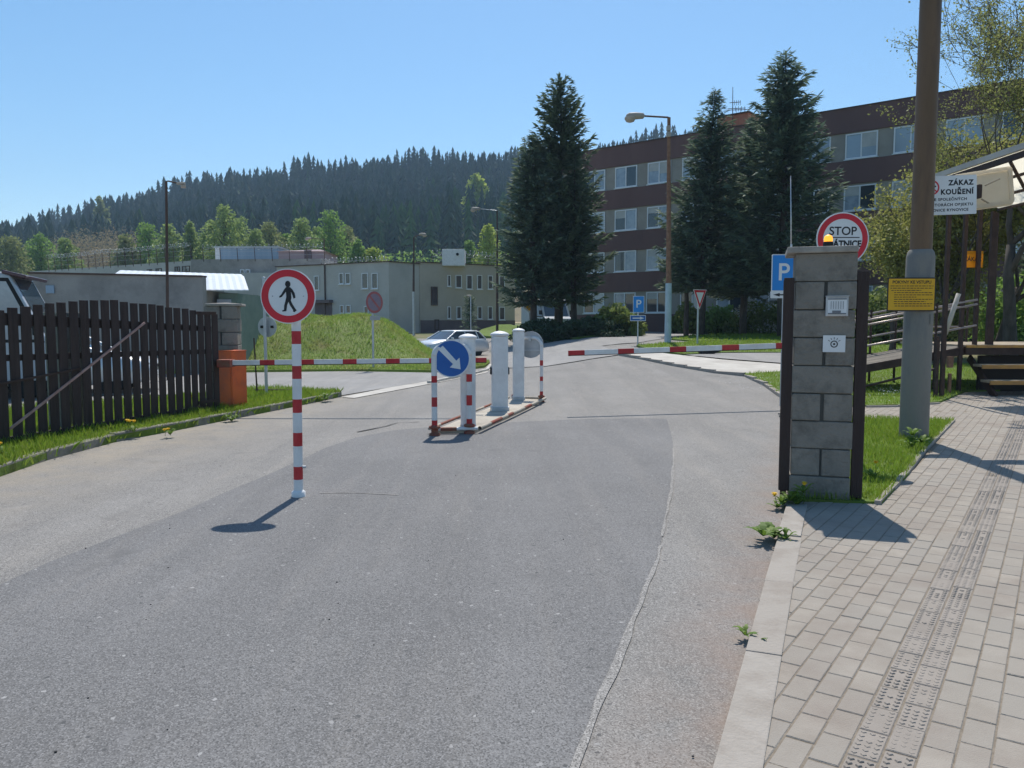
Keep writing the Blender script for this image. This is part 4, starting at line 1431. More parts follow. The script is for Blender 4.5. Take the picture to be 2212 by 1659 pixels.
mb.tube([oc + vr * (h_ * .03) + TA * .002, oc + vr * (h_ * .06) + ur * .006 + TA * .002, oc + vr * (h_ * .09) - ur * .004 + TA * .002], .0035, 6)
mb.build('cigarette', MT['black'], p_)
mb = MB(); mb.box((c.x - .1, c.y + .012, c.z), (.25, .02, .03)); mb.build('clamp', MT['galv'], t)


# --- other road signs
def post_to(t, dx, dytop, p, Y, r, mat):
    z1 = W(dx, dytop, Y).z
    mb = MB(); mb.cyl((p.x, Y, p.z - .05), (p.x, Y, z1), r, r, 12); mb.lathe((p.x, Y, z1), [(r * 1.05, -.01), (r * 1.05, .012), (r * .4, .02)], 12)
    return mb.build('post', mat, t)


# STOP sign behind the pillar
Ys = 8.6
c = W(1819.5, 516, Ys); rs = px(56, Ys)
t = thing('stop_sign', 'round white sign with red rim reading STOP, half hidden behind the right block pillar', 'road sign', (c.x, Ys, 0))
p = Vector((c.x, Ys + .04, 0)); post_to(t, 1819, 470, p, Ys + .04, .03, MT['galv'])
mb = MB(); mb.prism(circle(rs, 56), c, XA, ZA, TA * .01); p_ = mb.build('sign_plate', MT['signwhite'], t)
mb = MB(); mb.ring(c + TA * .01, XA, ZA, rs * .75, rs * .955, TA * .0015, 56); mb.build('red_rim', MT['signred'], p_)
mb = MB()
text_into(mb, 'STOP', c + TA * .0102 + ZA * (rs * .28), XA, ZA, rs * .44, TA * .001, bold=.002)
mb.build('upper_word', MT['black'], p_); mb = MB()
text_into(mb, 'VRÁTNICE', c + TA * .0102 + ZA * (rs * -.20), XA, ZA, rs * .33, TA * .001, bold=.004, sx=.92)
mb.build('lettering', MT['black'], p_)
mb = MB(); mb.box(c + TA * .0108 + ZA * (rs * .05), (rs * 1.28, .0012, rs * .035)); mb.build('dividing_line', MT['black'], p_)


def psign(name, label, dx0, dx1, dy0, dy1, Y, postx, posty, arrow, ax0, ax1, ay0, ay1, group, mat_arrow, pw=.5, gbase=None):
    c, w_, h_ = platesign(dx0, dx1, dy0, dy1, Y)
    p = Vector((W(postx, 700, Y).x, Y, 0)); p.z = float(gz(p.x, Y))
    t = thing(name, label, 'road sign', (p.x, Y, p.z), group)
    post_to(t, postx, dy0 + 4, p, Y + .045, max(.022, px(1.6, Y)), MT['galv'])
    mb = MB(); mb.prism(rrect(w_, h_, w_ * .05), c, XA, ZA, TA * .012); p_ = mb.build('sign_plate', MT['signwhite'], t)
    mb = MB(); mb.prism(rrect(w_ * .93, h_ * .95, w_ * .04), c + TA * .012, XA, ZA, TA * .002); mb.build('blue_field', MT['blue2'], p_)
    mb = MB(); text_into(mb, 'P', c + TA * .0142 + ZA * (h_ * .0) + XA * (-w_ * .01), XA, ZA, min(h_ * .92, w_ * .98), TA * .0015, bold=w_ * .012); mb.build('lettering', MT['signwhite'], p_)
    c, w_, h_ = platesign(ax0, ax1, ay0, ay1, Y)
    mb = MB(); mb.prism(rrect(w_, h_, h_ * .1), c, XA, ZA, TA * .012); q_ = mb.build('arrow_plate', MT['signwhite'], t)
    if mat_arrow == 'blue':
        mb = MB(); mb.prism(rrect(w_ * .94, h_ * .8, h_ * .06), c + TA * .012, XA, ZA, TA * .001); mb.build('dark_field', MT['blue'], q_)
        am, sgn = MT['signwhite'], 1
    else:
        am, sgn = MT['black'], -1
    ar = [(-.34, .09), (.12, .09), (.12, .24), (.40, 0), (.12, -.24), (.12, -.09), (-.34, -.09)]
    pts = [(x * w_ * sgn, y * h_ * 1.1) for x, y in ar]
    if sgn > 0: pts = pts[::-1]
    mb = MB(); mb.prism(pts, c + TA * .0132, XA, ZA, TA * .001); mb.build('arrow', am, q_)
    return t


psign('parking_sign', 'large blue P parking sign partly hidden by the left timber post', 1666.5, 1719, 550, 629, 14.0, 1693, 640, 'l', 1664, 1716, 629.5, 644, 'parking signs', 'black')
yy = Gp(1378, 746)
psign('parking_sign', 'small distant blue P parking sign just left of the rusty street lamp', 1367.5, 1391.5, 639.5, 675, yy.y, 1378.5, 640, 'r', 1361, 1395, 681, 693.5, 'parking signs', 'blue')

yy = Gp(1507, 747)
Y = yy.y
t = thing('yield_sign', 'red and white inverted triangle yield sign in front of the spruce trunks', 'road sign', (yy.x, Y, yy.z))
post_to(t, 1507, 632, yy, Y + .045, .035, MT['galv'])
u, v, tt = axes(R(30))
c = W(1511.5, 640, Y)
sw = px(30.5, Y) / 2 / math.cos(R(30)); sh = px(39, Y)
tri = lambda k, dz=0: [(-sw * k, sh * .34 * k + dz), (0, -sh * .66 * k + dz), (sw * k, sh * .34 * k + dz)]
mb = MB(); mb.prism(tri(1.08), c, u, v, tt * .012); p_ = mb.build('sign_plate', MT['signwhite'], t)
mb = MB(); mb.prism(tri(1.0), c + tt * .012, u, v, tt * .002); mb.build('red_border', MT['signred'], p_)
mb = MB(); mb.prism(tri(.62), c + tt * .014, u, v, tt * .002); mb.build('white_field', MT['signwhite'], p_)

yy = Gp(1143, 712); Y = min(yy.y, 44.0); c = W(1143.5, 664, Y)
t = thing('priority_sign', 'small diamond priority-road sign, white with a yellow centre, under the tall spruces', 'road sign', (c.x, Y, float(gz(c.x, Y))))
post_to(t, 1143, 664, Vector((c.x, Y, float(gz(c.x, Y)))), Y + .05, .04, MT['galv'])
k = px(13, Y)
mb = MB(); mb.prism([(k, 0), (0, k), (-k, 0), (0, -k)], c, XA, ZA, TA * .012); p_ = mb.build('sign_plate', MT['signwhite'], t)
mb = MB(); k *= .6; mb.prism([(k, 0), (0, k), (-k, 0), (0, -k)], c + TA * .012, XA, ZA, TA * .002); mb.build('yellow_centre', MT['yellow'], p_)

Y = 24.6; p = W(806, 795, Y); p.z = float(gz(p.x, Y)) ; c = W(808.5, 653, Y)
t = thing('no_parking_sign', 'faded round no-parking sign turned aside in front of the grass mound', 'road sign', (p.x, Y, p.z))
post_to(t, 806, 640, Vector((p.x, Y, p.z)), Y + .05, .035, MT['galv'])
u, v, tt = axes(R(50)); rs = px(23.5, Y)
MT['fadered'] = M('faded_red', (0.34, 0.09, 0.09), (0.40, 0.13, 0.12), 4, .5)
MT['fadeblue'] = M('faded_blue', (0.22, 0.17, 0.22), (0.26, 0.2, 0.24), 4, .5)
mb = MB(); mb.prism(circle(rs, 44), c, u, v, tt * .012); p_ = mb.build('sign_plate', MT['fadeblue'], t)
mb = MB(); mb.ring(c + tt * .012, u, v, rs * .78, rs * .97, tt * .002, 44)
for s_ in (1,):
    d1 = (u * -1 + v * 1).normalized(); d2 = (u + v).normalized()
    mb.prism([(-rs * .8, -rs * .09), (rs * .8, -rs * .09), (rs * .8, rs * .09), (-rs * .8, rs * .09)], c + tt * .0125, d1, d2, tt * .0025)
mb.build('red_rim', MT['fadered'], p_)
c2 = W(810, 687, Y)
mb = MB(); mb.prism(rrect(px(28, Y), px(9, Y), .01), c2, u, v, tt * .01); mb.build('small_plate', MT['signback'], t)

yy = Gp(576, 862); Y = yy.y
t = thing('round_sign', 'round sign seen from its pale back on a thin post near the barrier housing', 'road sign', yy)
post_to(t, 571, 600, yy, Y, .03, MT['galv'])
c = W(577, 706, Y + .06); u, v, tt = axes(R(-12)); rs = px(22, Y)
mb = MB(); mb.prism(circle(rs, 40), c, u, v, -tt * .012); p_ = mb.build('sign_plate', MT['signback'], t)
mb = MB()
for s_ in (-1, 1):
    mb.box(c + u * (s_ * rs * .55) + tt * .012, (rs * .28, .015, .05), rz=R(-12))
mb.build('clamp', MT['rubber'], p_)
c = W(570, 612, Y + .05)
mb = MB(); mb.box(c, (px(10, Y), .01, px(26, Y)), rz=R(25)); mb.build('edge_plate', MT['signback'], t)

yy = Gp(556, 858)
t = tag(MB().build('stake', MT['darkpole']), 'thin black steel stake stuck in the grass behind the orange barrier housing', 'stake')
mb = MB(); mb.cyl((yy.x, yy.y, 0), (yy.x - .04, yy.y, W(553, 730, yy.y).z), .018, .015, 8); mb.box((yy.x + .35, yy.y + .25, .1), (1.0, .06, .09), bev=.01)
bpy.data.objects.remove(t)
t = tag(mb.build('stake', MT['darkpole']), 'thin black steel stake behind the orange barrier housing', 'stake')
# ================================================================== STREET LAMPS
def lamp(label, dxb, zb_from, Y, dytop, dxhead, dyhead, rb, rt, mats, split=None, bowl=True, ballast=False, group='street lamps', headlen=None):
    base = W(dxb, 700, Y); base.z = float(gzz(base.x, Y))
    t = thing('street_lamp', label, 'street lamp', base, group)
    top = W(dxb + (2 if ballast else 0), dytop, Y); top.x = base.x + (top.x - base.x)
    if split:
        zs = W(dxb, split, Y).z
        mb = MB(); mb.cyl((base.x, Y, base.z - .1), (base.x, Y, zs), rb, rb * .9, 14); mb.build('lower_post', MT[mats[0]], t)
        mb = MB(); mb.cyl((base.x, Y, zs), (top.x, Y, top.z), rb * .78, rt, 14); mb.build('upper_post', MT[mats[1]], t)
    else:
        mb = MB(); mb.cyl((base.x, Y, base.z - .1), (top.x, Y, top.z), rb, rt, 12); mb.build('post', MT[mats[0]], t)
    hd = W(dxhead, dyhead, Y)
    s = 1 if hd.x > top.x else -1
    mb = MB(); mb.tube([(top.x, Y, top.z - .1), (top.x, Y, top.z), (top.x + s * .05, Y, top.z + .01), (hd.x - s * .1, Y, hd.z + .04)], max(.02, rt * .55), 8); mb.build('arm', MT[mats[-1]], t)
    L = headlen or .55
    mb = MB(); mb.lathe((hd.x, Y, hd.z + .03), [(.02, -L * .55), (L * .16, -L * .45), (L * .2, 0), (L * .17, L * .35), (.04, L * .5)], 16, axis=(s, 0, 0)); mb.build('lamp_head', MT['beige'], t)
    if bowl:
        mb = MB(); mb.lathe((hd.x + s * L * .28, Y, hd.z - .02), [(L * .30, 0), (L * .31, -.06), (L * .22, -L * .24), (L * .05, -L * .3)], 18); mb.build('lamp_bowl', MT['lampglass'], t)
    if ballast:
        mb = MB()
        for dz in (.32, .55):
            mb.box((top.x - .02, Y - rt, top.z - dz - .1), (.16, .16, .2), bev=.03)
        mb.build('ballast_box', MT['beige'], t)
    return t


bl = Gp(1443, 743)
lamp('tall rusty street lamp with a pale blue foot in front of the office block', 1443, 0, bl.y, 254, 1372, 252, px(7.4, bl.y), px(3.5, bl.y), ('lampblue', 'rust', 'darkpole'), split=612, ballast=True, headlen=px(36, bl.y) / .95)
lamp('dark brown street lamp rising behind the wooden gate in front of the grey garage', 359, 0, 20.5, 392, 391, 399, px(3.6, 20.5), px(2.6, 20.5), ('darkpole', 'darkpole'), headlen=px(17, 20.5))
lamp('thin street lamp in front of the two-storey building, head turned right', 894, 0, 58, 512, 913, 507, px(3.2, 58), px(1.4, 58), ('galv', 'darkpole', 'darkpole'), split=630, headlen=px(15, 58))
lamp('street lamp with a long left arm just left of the tall pine', 1074, 0, 52, 455, 1027, 452, px(3, 52), px(1.4, 52), ('darkpole', 'darkpole', 'galv'), split=620, headlen=px(18, 52))
lamp('small far street lamp above the pink house roof, arm pointing left', 700, 0, 82, 517, 666, 515, px(1.6, 82), px(1.2, 82), ('darkpole',), headlen=px(12, 82))
lamp('thin pale lamp post in front of the young blue spruce', 1017, 0, 40, 641, 1013, 640, px(1.6, 40), px(1.2, 40), ('galv',), bowl=False, headlen=.2)

# ================================================================== VEHICLES
def loft(sections, close=True):
    """list of rings (equal length)"""
    n = len(sections[0]); vs = [p for s in sections for p in s]; fs = []
    for i in range(len(sections) - 1):
        for k in range(n):
            fs.append((i * n + k, i * n + (k + 1) % n, (i + 1) * n + (k + 1) % n, (i + 1) * n + k))
    fs.append(tuple(reversed(range(n)))); fs.append(tuple(range((len(sections) - 1) * n, len(sections) * n)))
    return vs, fs


def make_car(label, loc, heading, paint, sc=1.0, group=None):
    """hatchback; local x forward"""
    t = thing('parked_car', label, 'car', (0, 0, 0), group)
    ORG[t.name] = Vector()
    # lower body
    prof = [(-2.05, .32, .62, .78, .70), (-1.98, .24, .86, .82, .74), (-1.6, .2, .93, .84, .77), (-1.0, .19, .94, .845, .78), (0, .19, .93, .845, .78), (.75, .19, .92, .84, .77), (1.0, .19, .90, .84, .75), (1.55, .2, .82, .82, .70), (1.9, .24, .74, .78, .64), (2.05, .34, .62, .68, .52)]
    secs = []
    for x, zb, zt, w, wt in prof:
        m = (zb + zt) / 2
        secs.append([Vector((x, y, z)) for y, z in ((-w * .9, zb), (w * .9, zb), (w, zb + .12), (w * 1.01, m), (w * .975, zt - .07), (wt * .98, zt), (wt * .5, zt + .02), (-wt * .5, zt + .02), (-wt * .98, zt), (-w * .975, zt - .07), (-w * 1.01, m), (-w, zb + .12))])
    mb = MB(); vs, fs = loft(secs); mb.add(vs, fs, 0, True); body = mb.build('body', paint, t)
    # cabin: glass house and roof
    def ring(z, xf, xr, w):
        return [Vector((xr, -w, z)), Vector((xf, -w * .97, z)), Vector((xf + .06, -w * .4, z)), Vector((xf + .06, w * .4, z)), Vector((xf, w * .97, z)), Vector((xr, w, z)), Vector((xr - .05, w * .4, z)), Vector((xr - .05, -w * .4, z))]
    mb = MB(); vs, fs = loft([ring(.90, .98, -1.86, .755), ring(1.30, .24, -1.42, .60)]); mb.add(vs, fs, 0, False); mb.build('windows', MT['carglass'], t)
    mb = MB(); vs, fs = loft([ring(1.295, .27, -1.46, .612), ring(1.36, .10, -1.34, .56), ring(1.375, -.1, -1.1, .44)]); mb.add(vs, fs, 0, True); mb.build('roof', paint, t)
    mb = MB()
    for s in (-1, 1):
        for (x0, x1) in ((1.0, .25), (-.38, -.40), (-1.30, -1.22), (-1.84, -1.42)):
            mb.cyl((x0, s * .758, .90), (x1, s * .606, 1.31), .035, .03, 6)
        mb.box((-.4, s * .765, .915), (2.8, .03, .04))
    mb.build('pillars', paint, t)
    for s in (-1, 1):
        for x in (1.27, -1.25):
            mb = MB(); mb.lathe((x, s * .70, .30), [(.20, -.10), (.28, -.10), (.30, -.07), (.30, .07), (.28, .10), (.20, .10)], 24, axis=(0, 1, 0)); w = mb.build('wheel', MT['tyre'], t)
            mb = MB(); mb.lathe((x, s * .70, .30), [(.05, -.085), (.2, -.075), (.2, .075), (.05, .085)], 20, axis=(0, 1, 0)); mb.build('rim', MT['rim'], w)
        mb = MB(); mb.box((1.955, s * .52, .60), (.12, .28, .13), bev=.02); mb.build('headlight', MT['glassp'], t)
        mb = MB(); mb.box((-2.02, s * .60, .68), (.1, .2, .2), bev=.02); mb.build('tail_light', MT['signred'], t)
        mb = MB(); mb.box((.72, s * .88, .96), (.1, .16, .11), bev=.03); mb.build('mirror', paint, t)
        mb = MB(); mb.box((-.55, s * .852, .80), (.16, .02, .03)); mb.box((.3, s * .852, .80), (.16, .02, .03)); mb.build('door_handle', MT['rubber'], t)
    mb = MB(); mb.box((2.03, 0, .42), (.12, 1.2, .12), bev=.03); mb.box((2.05, 0, .58), (.06, .6, .07)); mb.build('bumper', MT['rubber'], t)
    mb = MB(); mb.box((2.1, 0, .43), (.015, .46, .1)); mb.build('number_plate', MT['signwhite'], t)
    t.scale = (sc, sc, sc)
    t.location = loc
    t.rotation_euler = (0, 0, heading)
    return t


cp = W(974, 760, 35); cp.z = float(gz(cp.x, 35)) - .02
make_car('silver hatchback with dark windows passing behind the grass mound and the bollards', cp, math.atan2(-.74, -.67), MT['silver'], .85)
cp = W(128, 760, 17.0); cp.z = float(gz(cp.x, 17.0)) + .02
make_car('bluish silver hatchback parked behind the dark wooden gate', cp, R(12), MT['silver'], .95)


def make_van(label, loc, heading, paint, L=4.6, Wd=1.8, Hh=2.1, cat='van', rack=False):
    t = thing('parked_van', label, cat, (0, 0, 0))
    ORG[t.name] = Vector()
    side = [(-L / 2, .35), (L / 2 - .1, .35), (L / 2, .6), (L / 2 - .08, 1.0), (L / 2 - .45, 1.12), (L / 2 - 1.05, Hh - .08), (L / 2 - 1.25, Hh), (-L / 2 + .1, Hh), (-L / 2, Hh - .12)]
    bm = bmesh.new()
    a = [bm.verts.new((x, -Wd / 2, z)) for x, z in side]; b_ = [bm.verts.new((x, Wd / 2, z)) for x, z in side]
    bm.faces.new(a); bm.faces.new(b_[::-1])
    for i in range(len(side)):
        j = (i + 1) % len(side); bm.faces.new((a[i], b_[i], b_[j], a[j]))
    bmesh.ops.recalc_face_normals(bm, faces=bm.faces)
    bmesh.ops.bevel(bm, geom=list(bm.edges), offset=.05, segments=3, affect='EDGES', profile=.6)
    bm.verts.index_update()
    mb = MB(); mb.add([v.co.copy() for v in bm.verts], [tuple(v.index for v in f.verts) for f in bm.faces], 0, False); bm.free()
    mb.build('body', paint, t)
    for s in (-1, 1):
        y = s * (Wd / 2 + .004)
        xa = L / 2
        poly = [(xa - 1.85, 1.17), (xa - .62, 1.17), (xa - 1.12, Hh - .2), (xa - 1.85, Hh - .2)]
        mb = MB(); mb.prism(poly if s < 0 else poly[::-1], (0, y, 0), (1, 0, 0), (0, 0, 1), (0, s * .006, 0)); mb.build('side_window', MT['glassb'], t)
        fr = [(xa - 1.92, 1.11), (xa - .50, 1.11), (xa - 1.08, Hh - .13), (xa - 1.92, Hh - .13)]
        mb = MB(); mb.prism(fr if s < 0 else fr[::-1], (0, s * (Wd / 2 + .001), 0), (1, 0, 0), (0, 0, 1), (0, s * .004, 0)); mb.build('window_seal', MT['rubber'], t)
        for x in (L / 2 - .85, -L / 2 + .9):
            mb = MB(); mb.lathe((x, s * (Wd / 2 - .12), .34), [(.2, -.1), (.32, -.09), (.34, -.06), (.34, .06), (.32, .09), (.2, .1)], 22, axis=(0, 1, 0)); w = mb.build('wheel', MT['tyre'], t)
            mb = MB(); mb.lathe((x, s * (Wd / 2 - .12), .34), [(.05, -.085), (.2, -.075), (.2, .075), (.05, .085)], 18, axis=(0, 1, 0)); mb.build('rim', MT['rim'], w)
        mb = MB(); mb.box((xa - .62, s * (Wd / 2 + .14), 1.38), (.1, .2, .26), bev=.03); mb.build('mirror', MT['rubber'], t)
        mb = MB(); mb.box((xa - .02, s * (Wd / 2 - .3), .8), (.08, .26, .18), bev=.03); mb.build('headlight', MT['glassp'], t)
    # windscreen
    p0, p1 = Vector((L / 2 - .45, 0, 1.12)), Vector((L / 2 - 1.05, 0, Hh - .08))
    vv = (p1 - p0); ln = vv.length; vv.normalize(); nn = Vector((vv.z, 0, -vv.x))
    mb = MB(); mb.prism([(-Wd / 2 + .12, .06), (Wd / 2 - .12, .06), (Wd / 2 - .16, ln - .06), (-Wd / 2 + .16, ln - .06)], p0 + nn * .004, (0, 1, 0), vv, nn * .006); mb.build('windscreen', MT['carglass'], t)
    t.location = loc; t.rotation_euler = (0, 0, heading)
    return t


p = W(-118, 760, 15.9); p.z = .0
vt = make_van('pale van looking over the left end of the wooden gate', p, R(19), MT['vanwhite'], Hh=2.5, L=4.9)
mb = MB(); mb.box((4.9 / 2 - .98, 0, 2.44), (.42, 1.86, .07), M3=Matrix.Rotation(R(14), 3, 'Y'), bev=.02); mb.build('sun_visor', MT['maroon'], vt)
p = W(1180, 700, 51); p.z = float(gz(p.x, 51))
make_van('white van standing in the shade behind the pine trunks', p, R(-70), MT['vanwhite'], Hh=2.2, L=4.4)


# ================================================================== BUILDINGS
rgp = random.Random(21)
MT['blind'] = M('window_blind', (0.42, 0.42, 0.40), (0.5, 0.49, 0.46), 2, .6)


class Wall:
    def __init__(s, dxa, Ya, dxb, Yb):
        s.a = Vector((W(dxa, 700, Ya).x, Ya, 0)); s.b = Vector((W(dxb, 700, Yb).x, Yb, 0))
        s.u = (s.b - s.a); s.len = s.u.length; s.u.normalize()
        s.n = Vector((s.u.y, -s.u.x, 0))

    def at(s, dx, dy):
        p = RP(dx, dy, s.a, s.n)
        return (p - s.a).dot(s.u), p.z

    def p(s, u, z, o=0.0):
        q = s.a + s.u * u + s.n * o
        return Vector((q.x, q.y, z))

    def box(s, mb, u0, u1, z0, z1, o0, o1, mi=0):
        c = s.p((u0 + u1) / 2, (z0 + z1) / 2, (o0 + o1) / 2)
        mb.box(c, (u1 - u0, abs(o1 - o0), z1 - z0), mi, rz=math.atan2(s.u.y, s.u.x))

    def window(s, t, u0, u1, z0, z1, sashes=2, glass='glass', fr='frame', fw=.07, sill=True, name='window'):
        mb = MB()
        s.box(mb, u0, u1, z1 - fw, z1, .012, .07); s.box(mb, u0, u1, z0, z0 + fw, .012, .07)
        n = sashes
        for i in range(n + 1):
            uc = u0 + (u1 - u0) * i / n
            s.box(mb, max(u0, uc - fw / 2 - (fw / 2 if i == n else 0)), min(u1, uc + fw / 2 + (fw / 2 if i == 0 else 0)), z0 + fw, z1 - fw, .012, .07)
        if sill:
            s.box(mb, u0 - .05, u1 + .05, z0 - .06, z0 - .004, .005, .14)
        w = mb.build(name, MT[fr], t)
        for i in range(n):
            a_, b_ = u0 + (u1 - u0) * i / n, u0 + (u1 - u0) * (i + 1) / n
            g_ = glass if n == 1 or rgp.random() < .6 else rgp.choice(['glass', 'glassb', 'glassp'])
            mb = MB(); s.box(mb, a_ + fw * .4, b_ - fw * .4, z0 + fw * .5, z1 - fw * .5, .004, .03); pn = mb.build('pane', MT[g_], w)
            if n == 2 and rgp.random() < .3:
                hb_ = (z1 - z0) * rgp.uniform(.25, .6)
                mb = MB(); s.box(mb, a_ + fw * .5, b_ - fw * .5, z1 - fw * .6 - hb_, z1 - fw * .6, .030, .036); mb.build('blind', MT['blind'], w)
        return w


def volume(name, pts, z0, z1, mat, t):
    mb = MB(); mb.prism([(p.x, p.y) for p in pts], (0, 0, z0), (1, 0, 0), (0, 1, 0), (0, 0, z1 - z0))
    return mb.build(name, mat, t)


# --- brown and beige office block
u_dir = Vector((1, -.821, 0)).normalized()
a = Vector((3.71, 58.14, 0)); e = a + u_dir * 41
wl = Wall(1215, 58.3, 1300, 57)
wl.a = a; wl.b = e; wl.u = u_dir; wl.len = 41; wl.n = Vector((u_dir.y, -u_dir.x, 0))
if wl.n.y > 0: wl.n = -wl.n
t = thing('office_block', 'long four-storey office block with brown cladding bands and beige window strips behind the spruces', 'building', (a.x, a.y, .6))
bk = -wl.n * 13
ROOF = 13.5
volume('wall', [a, e, e + bk, a + bk], .3, ROOF - .05, MT['panelw'], t)
rows = [10.68, 7.79, 5.0, 2.16]
bands = [(12.16, ROOF)] + [(z - 1.38, z - .08) for z in rows[:3]] + [(.4, 2.06)]
for z0, z1 in bands:
    mb = MB(); wl.box(mb, -.06, 41, z0, z1, .004, .09)
    # side wall return
    mb.box(a + bk / 2 + Vector((0, 0, (z0 + z1) / 2)) - u_dir * .03, (.06, 13, z1 - z0), rz=math.atan2(u_dir.y, u_dir.x))
    for k in range(1, 17):
        wl.box(mb, k * 2.534 - 1.0, k * 2.534 - .985, z0 + .01, z1 - .01, .088, .094)
    mb.build('cladding_band', MT['band'], t)
mb = MB(); wl.box(mb, -.1, 41, ROOF, ROOF + .07, -.3, .13); mb.build('roof_edge', MT['darkpole'], t)
rgw = random.Random(5)
for ri, z in enumerate(rows):
    for k in range(-1, 13):
        uc = 5.27 + 2.534 * k
        if uc - .9 < .2: continue
        g = rgw.choice(['glassb', 'glassb', 'glass', 'glassp']) if ri == 0 else (rgw.choice(['glass', 'glass', 'glassb', 'glassp']) if ri < 3 else rgw.choice(['glass', 'glass', 'glass', 'glassb']))
        if k >= 4 and ri <= 1: g = rgw.choice(['glassp', 'glassp', 'glassb', 'glass'])
        wl.window(t, uc - .86, uc + .86, z, z + 1.4, 2, g)
pc = W(1597, 262, 52.5)
pzt = W(1597, 256, 52.5).z
mb = MB(); mb.box((pc.x, 52.5, (ROOF + pzt) / 2), (2.1, 2.1, pzt - ROOF), rz=math.atan2(u_dir.y, u_dir.x)); ph = mb.build('penthouse', MT['brick'], t)
mb = MB(); mb.box((pc.x, 52.5, pzt + .04), (2.3, 2.3, .08), rz=math.atan2(u_dir.y, u_dir.x)); mb.build('penthouse_roof', MT['darkpole'], ph)
ac = W(1583, 255, 51.5)
t = thing('roof_antenna', 'aerial mast with small cross arms on the office block roof between two spruces', 'antenna', ac)
mb = MB(); mb.cyl(ac + Vector((0, 0, -.6)), W(1583, 188, 51.5), .035, .018, 8); mb.build('mast', MT['darkpole'], t)
for dy, l_ in ((222, .5), (235, .8), (238, 1.1)):
    q = W(1583, dy, 51.5)
    mb = MB(); mb.cyl(q - Vector((l_ * .4, 0, 0)), q + Vector((l_, 0, .05)), .022, .022, 6)
    for i in range(4): mb.cyl(q + Vector((l_ * (.2 + .25 * i), 0, -.16)), q + Vector((l_ * (.2 + .25 * i), 0, .16)), .014, .014, 5)
    mb.build('aerial', MT['darkpole'], t)

# --- two-storey prison block, left and middle
P1, P2, P3, P4 = (600, 68.5), (841, 62.5), (906, 65), (1112, 70)
w1, w2, w3 = Wall(*P1, *P2), Wall(*P2, *P3), Wall(*P3, *P4)
zt = W(841, 565, 62.5).z
t = thing('two_storey_building', 'flat-roofed grey and tan two-storey building with small windows behind the grass mound', 'building', (w1.a.x, w1.a.y, .5))
volume('wall', [w1.a, w1.b, w2.b, w2.b + Vector((0, 10, 0)), w1.a + Vector((0, 10, 0))], .2, zt, MT['plaster'], t)
zt3 = W(906, 566, 65).z
volume('wall', [w3.a + Vector((.02, .02, 0)), w3.b, w3.b + Vector((0, 9, 0)), w3.a + Vector((.02, 9, 0))], .2, zt3 - .03, MT['plaster2'], t)
for w_, z_ in ((w1, zt), (w2, zt), (w3, zt3)):
    mb = MB(); w_.box(mb, -.1, w_.len + .1, z_ - .02, z_ + .05, -.5, .1); mb.build('roof_edge', MT['darkpole'], t)
mb = MB(); w3.box(mb, .1, w3.len, .3, W(1000, 692, 67).z, .004, .05); mb.build('plinth', MT['plinth'], t)
for (x0, x1, y0, y1) in ((679, 690, 596, 627), (733, 743, 590, 613.5), (747, 758, 590, 613.5), (782, 796, 590, 623.5), (803.5, 817, 590, 623.5), (735, 743.5, 659, 677), (748, 758.5, 659, 677), (787, 797, 661, 683)):
    u0, z1 = w1.at(x0, y0); u1, z0 = w1.at(x1, y1)
    w1.window(t, u0, u1, z0, z1, 1, 'glass', 'frame', .06)
for (x0, x1, y0, y1) in ((966, 973.5, 594, 619), (983.5, 997, 594, 622), (1007, 1020, 594, 625), (1030, 1041, 594, 625), (1053.5, 1064, 595, 625), (1078, 1090, 596, 626), (966, 973.5, 662, 688.5), (985.5, 996, 662, 689), (1031, 1041, 662, 689), (1053.5, 1063.5, 662, 690), (1078, 1090, 663, 691)):
    u0, z1 = w3.at(x0, y0); u1, z0 = w3.at(x1, y1)
    w3.window(t, u0, u1, z0, z1, 1, 'glass', 'frame', .06)
u0, z1 = w3.at(930.5, 619); u1, z0 = w3.at(945, 660); w3.window(t, u0, u1, z0, z1, 1, 'glass', 'darkpole', .06, sill=False)
u0, z1 = w3.at(938, 690); u1, z0 = w3.at(948, 713); w3.window(t, u0, u1, z0, z1, 1, 'glass', 'darkpole', .08, sill=False, name='door')
mb = MB(); u0, z1 = w1.at(681, 655); u1, z0 = w1.at(718, 690); w1.box(mb, u0, u1, z0, z1, .01, .05); w1.box(mb, u0 - .1, u1 + .1, z1, z1 + .25, .01, .5); mb.build('garage_door', MT['plinth'], t)
mb = MB(); u0, z0 = w1.at(703, 600); mb.cyl(w1.p(u0, .4, .08), w1.p(u0, zt, .08), .06, .06, 8); mb.build('downpipe', MT['darkpole'], t)
rb0, rb1 = W(955, 566, 66), W(1003, 538, 66)
t = thing('roof_box', 'white box-shaped ventilation housing on the flat roof of the two-storey building', 'roof housing', ((rb0.x + rb1.x) / 2, 67, rb0.z - .1))
mb = MB(); mb.box(((rb0.x + rb1.x) / 2, 67, (rb0.z + rb1.z) / 2 - .15), (rb1.x - rb0.x, 2, rb1.z - rb0.z + .3), bev=.03); mb.build('box', MT['white'], t)
q = W(988, 549, 65.9); mb = MB(); mb.cyl((q.x, 66.03, q.z), (q.x, 65.94, q.z), .12, .12, 12); mb.build('vent_hole', MT['black'], t)

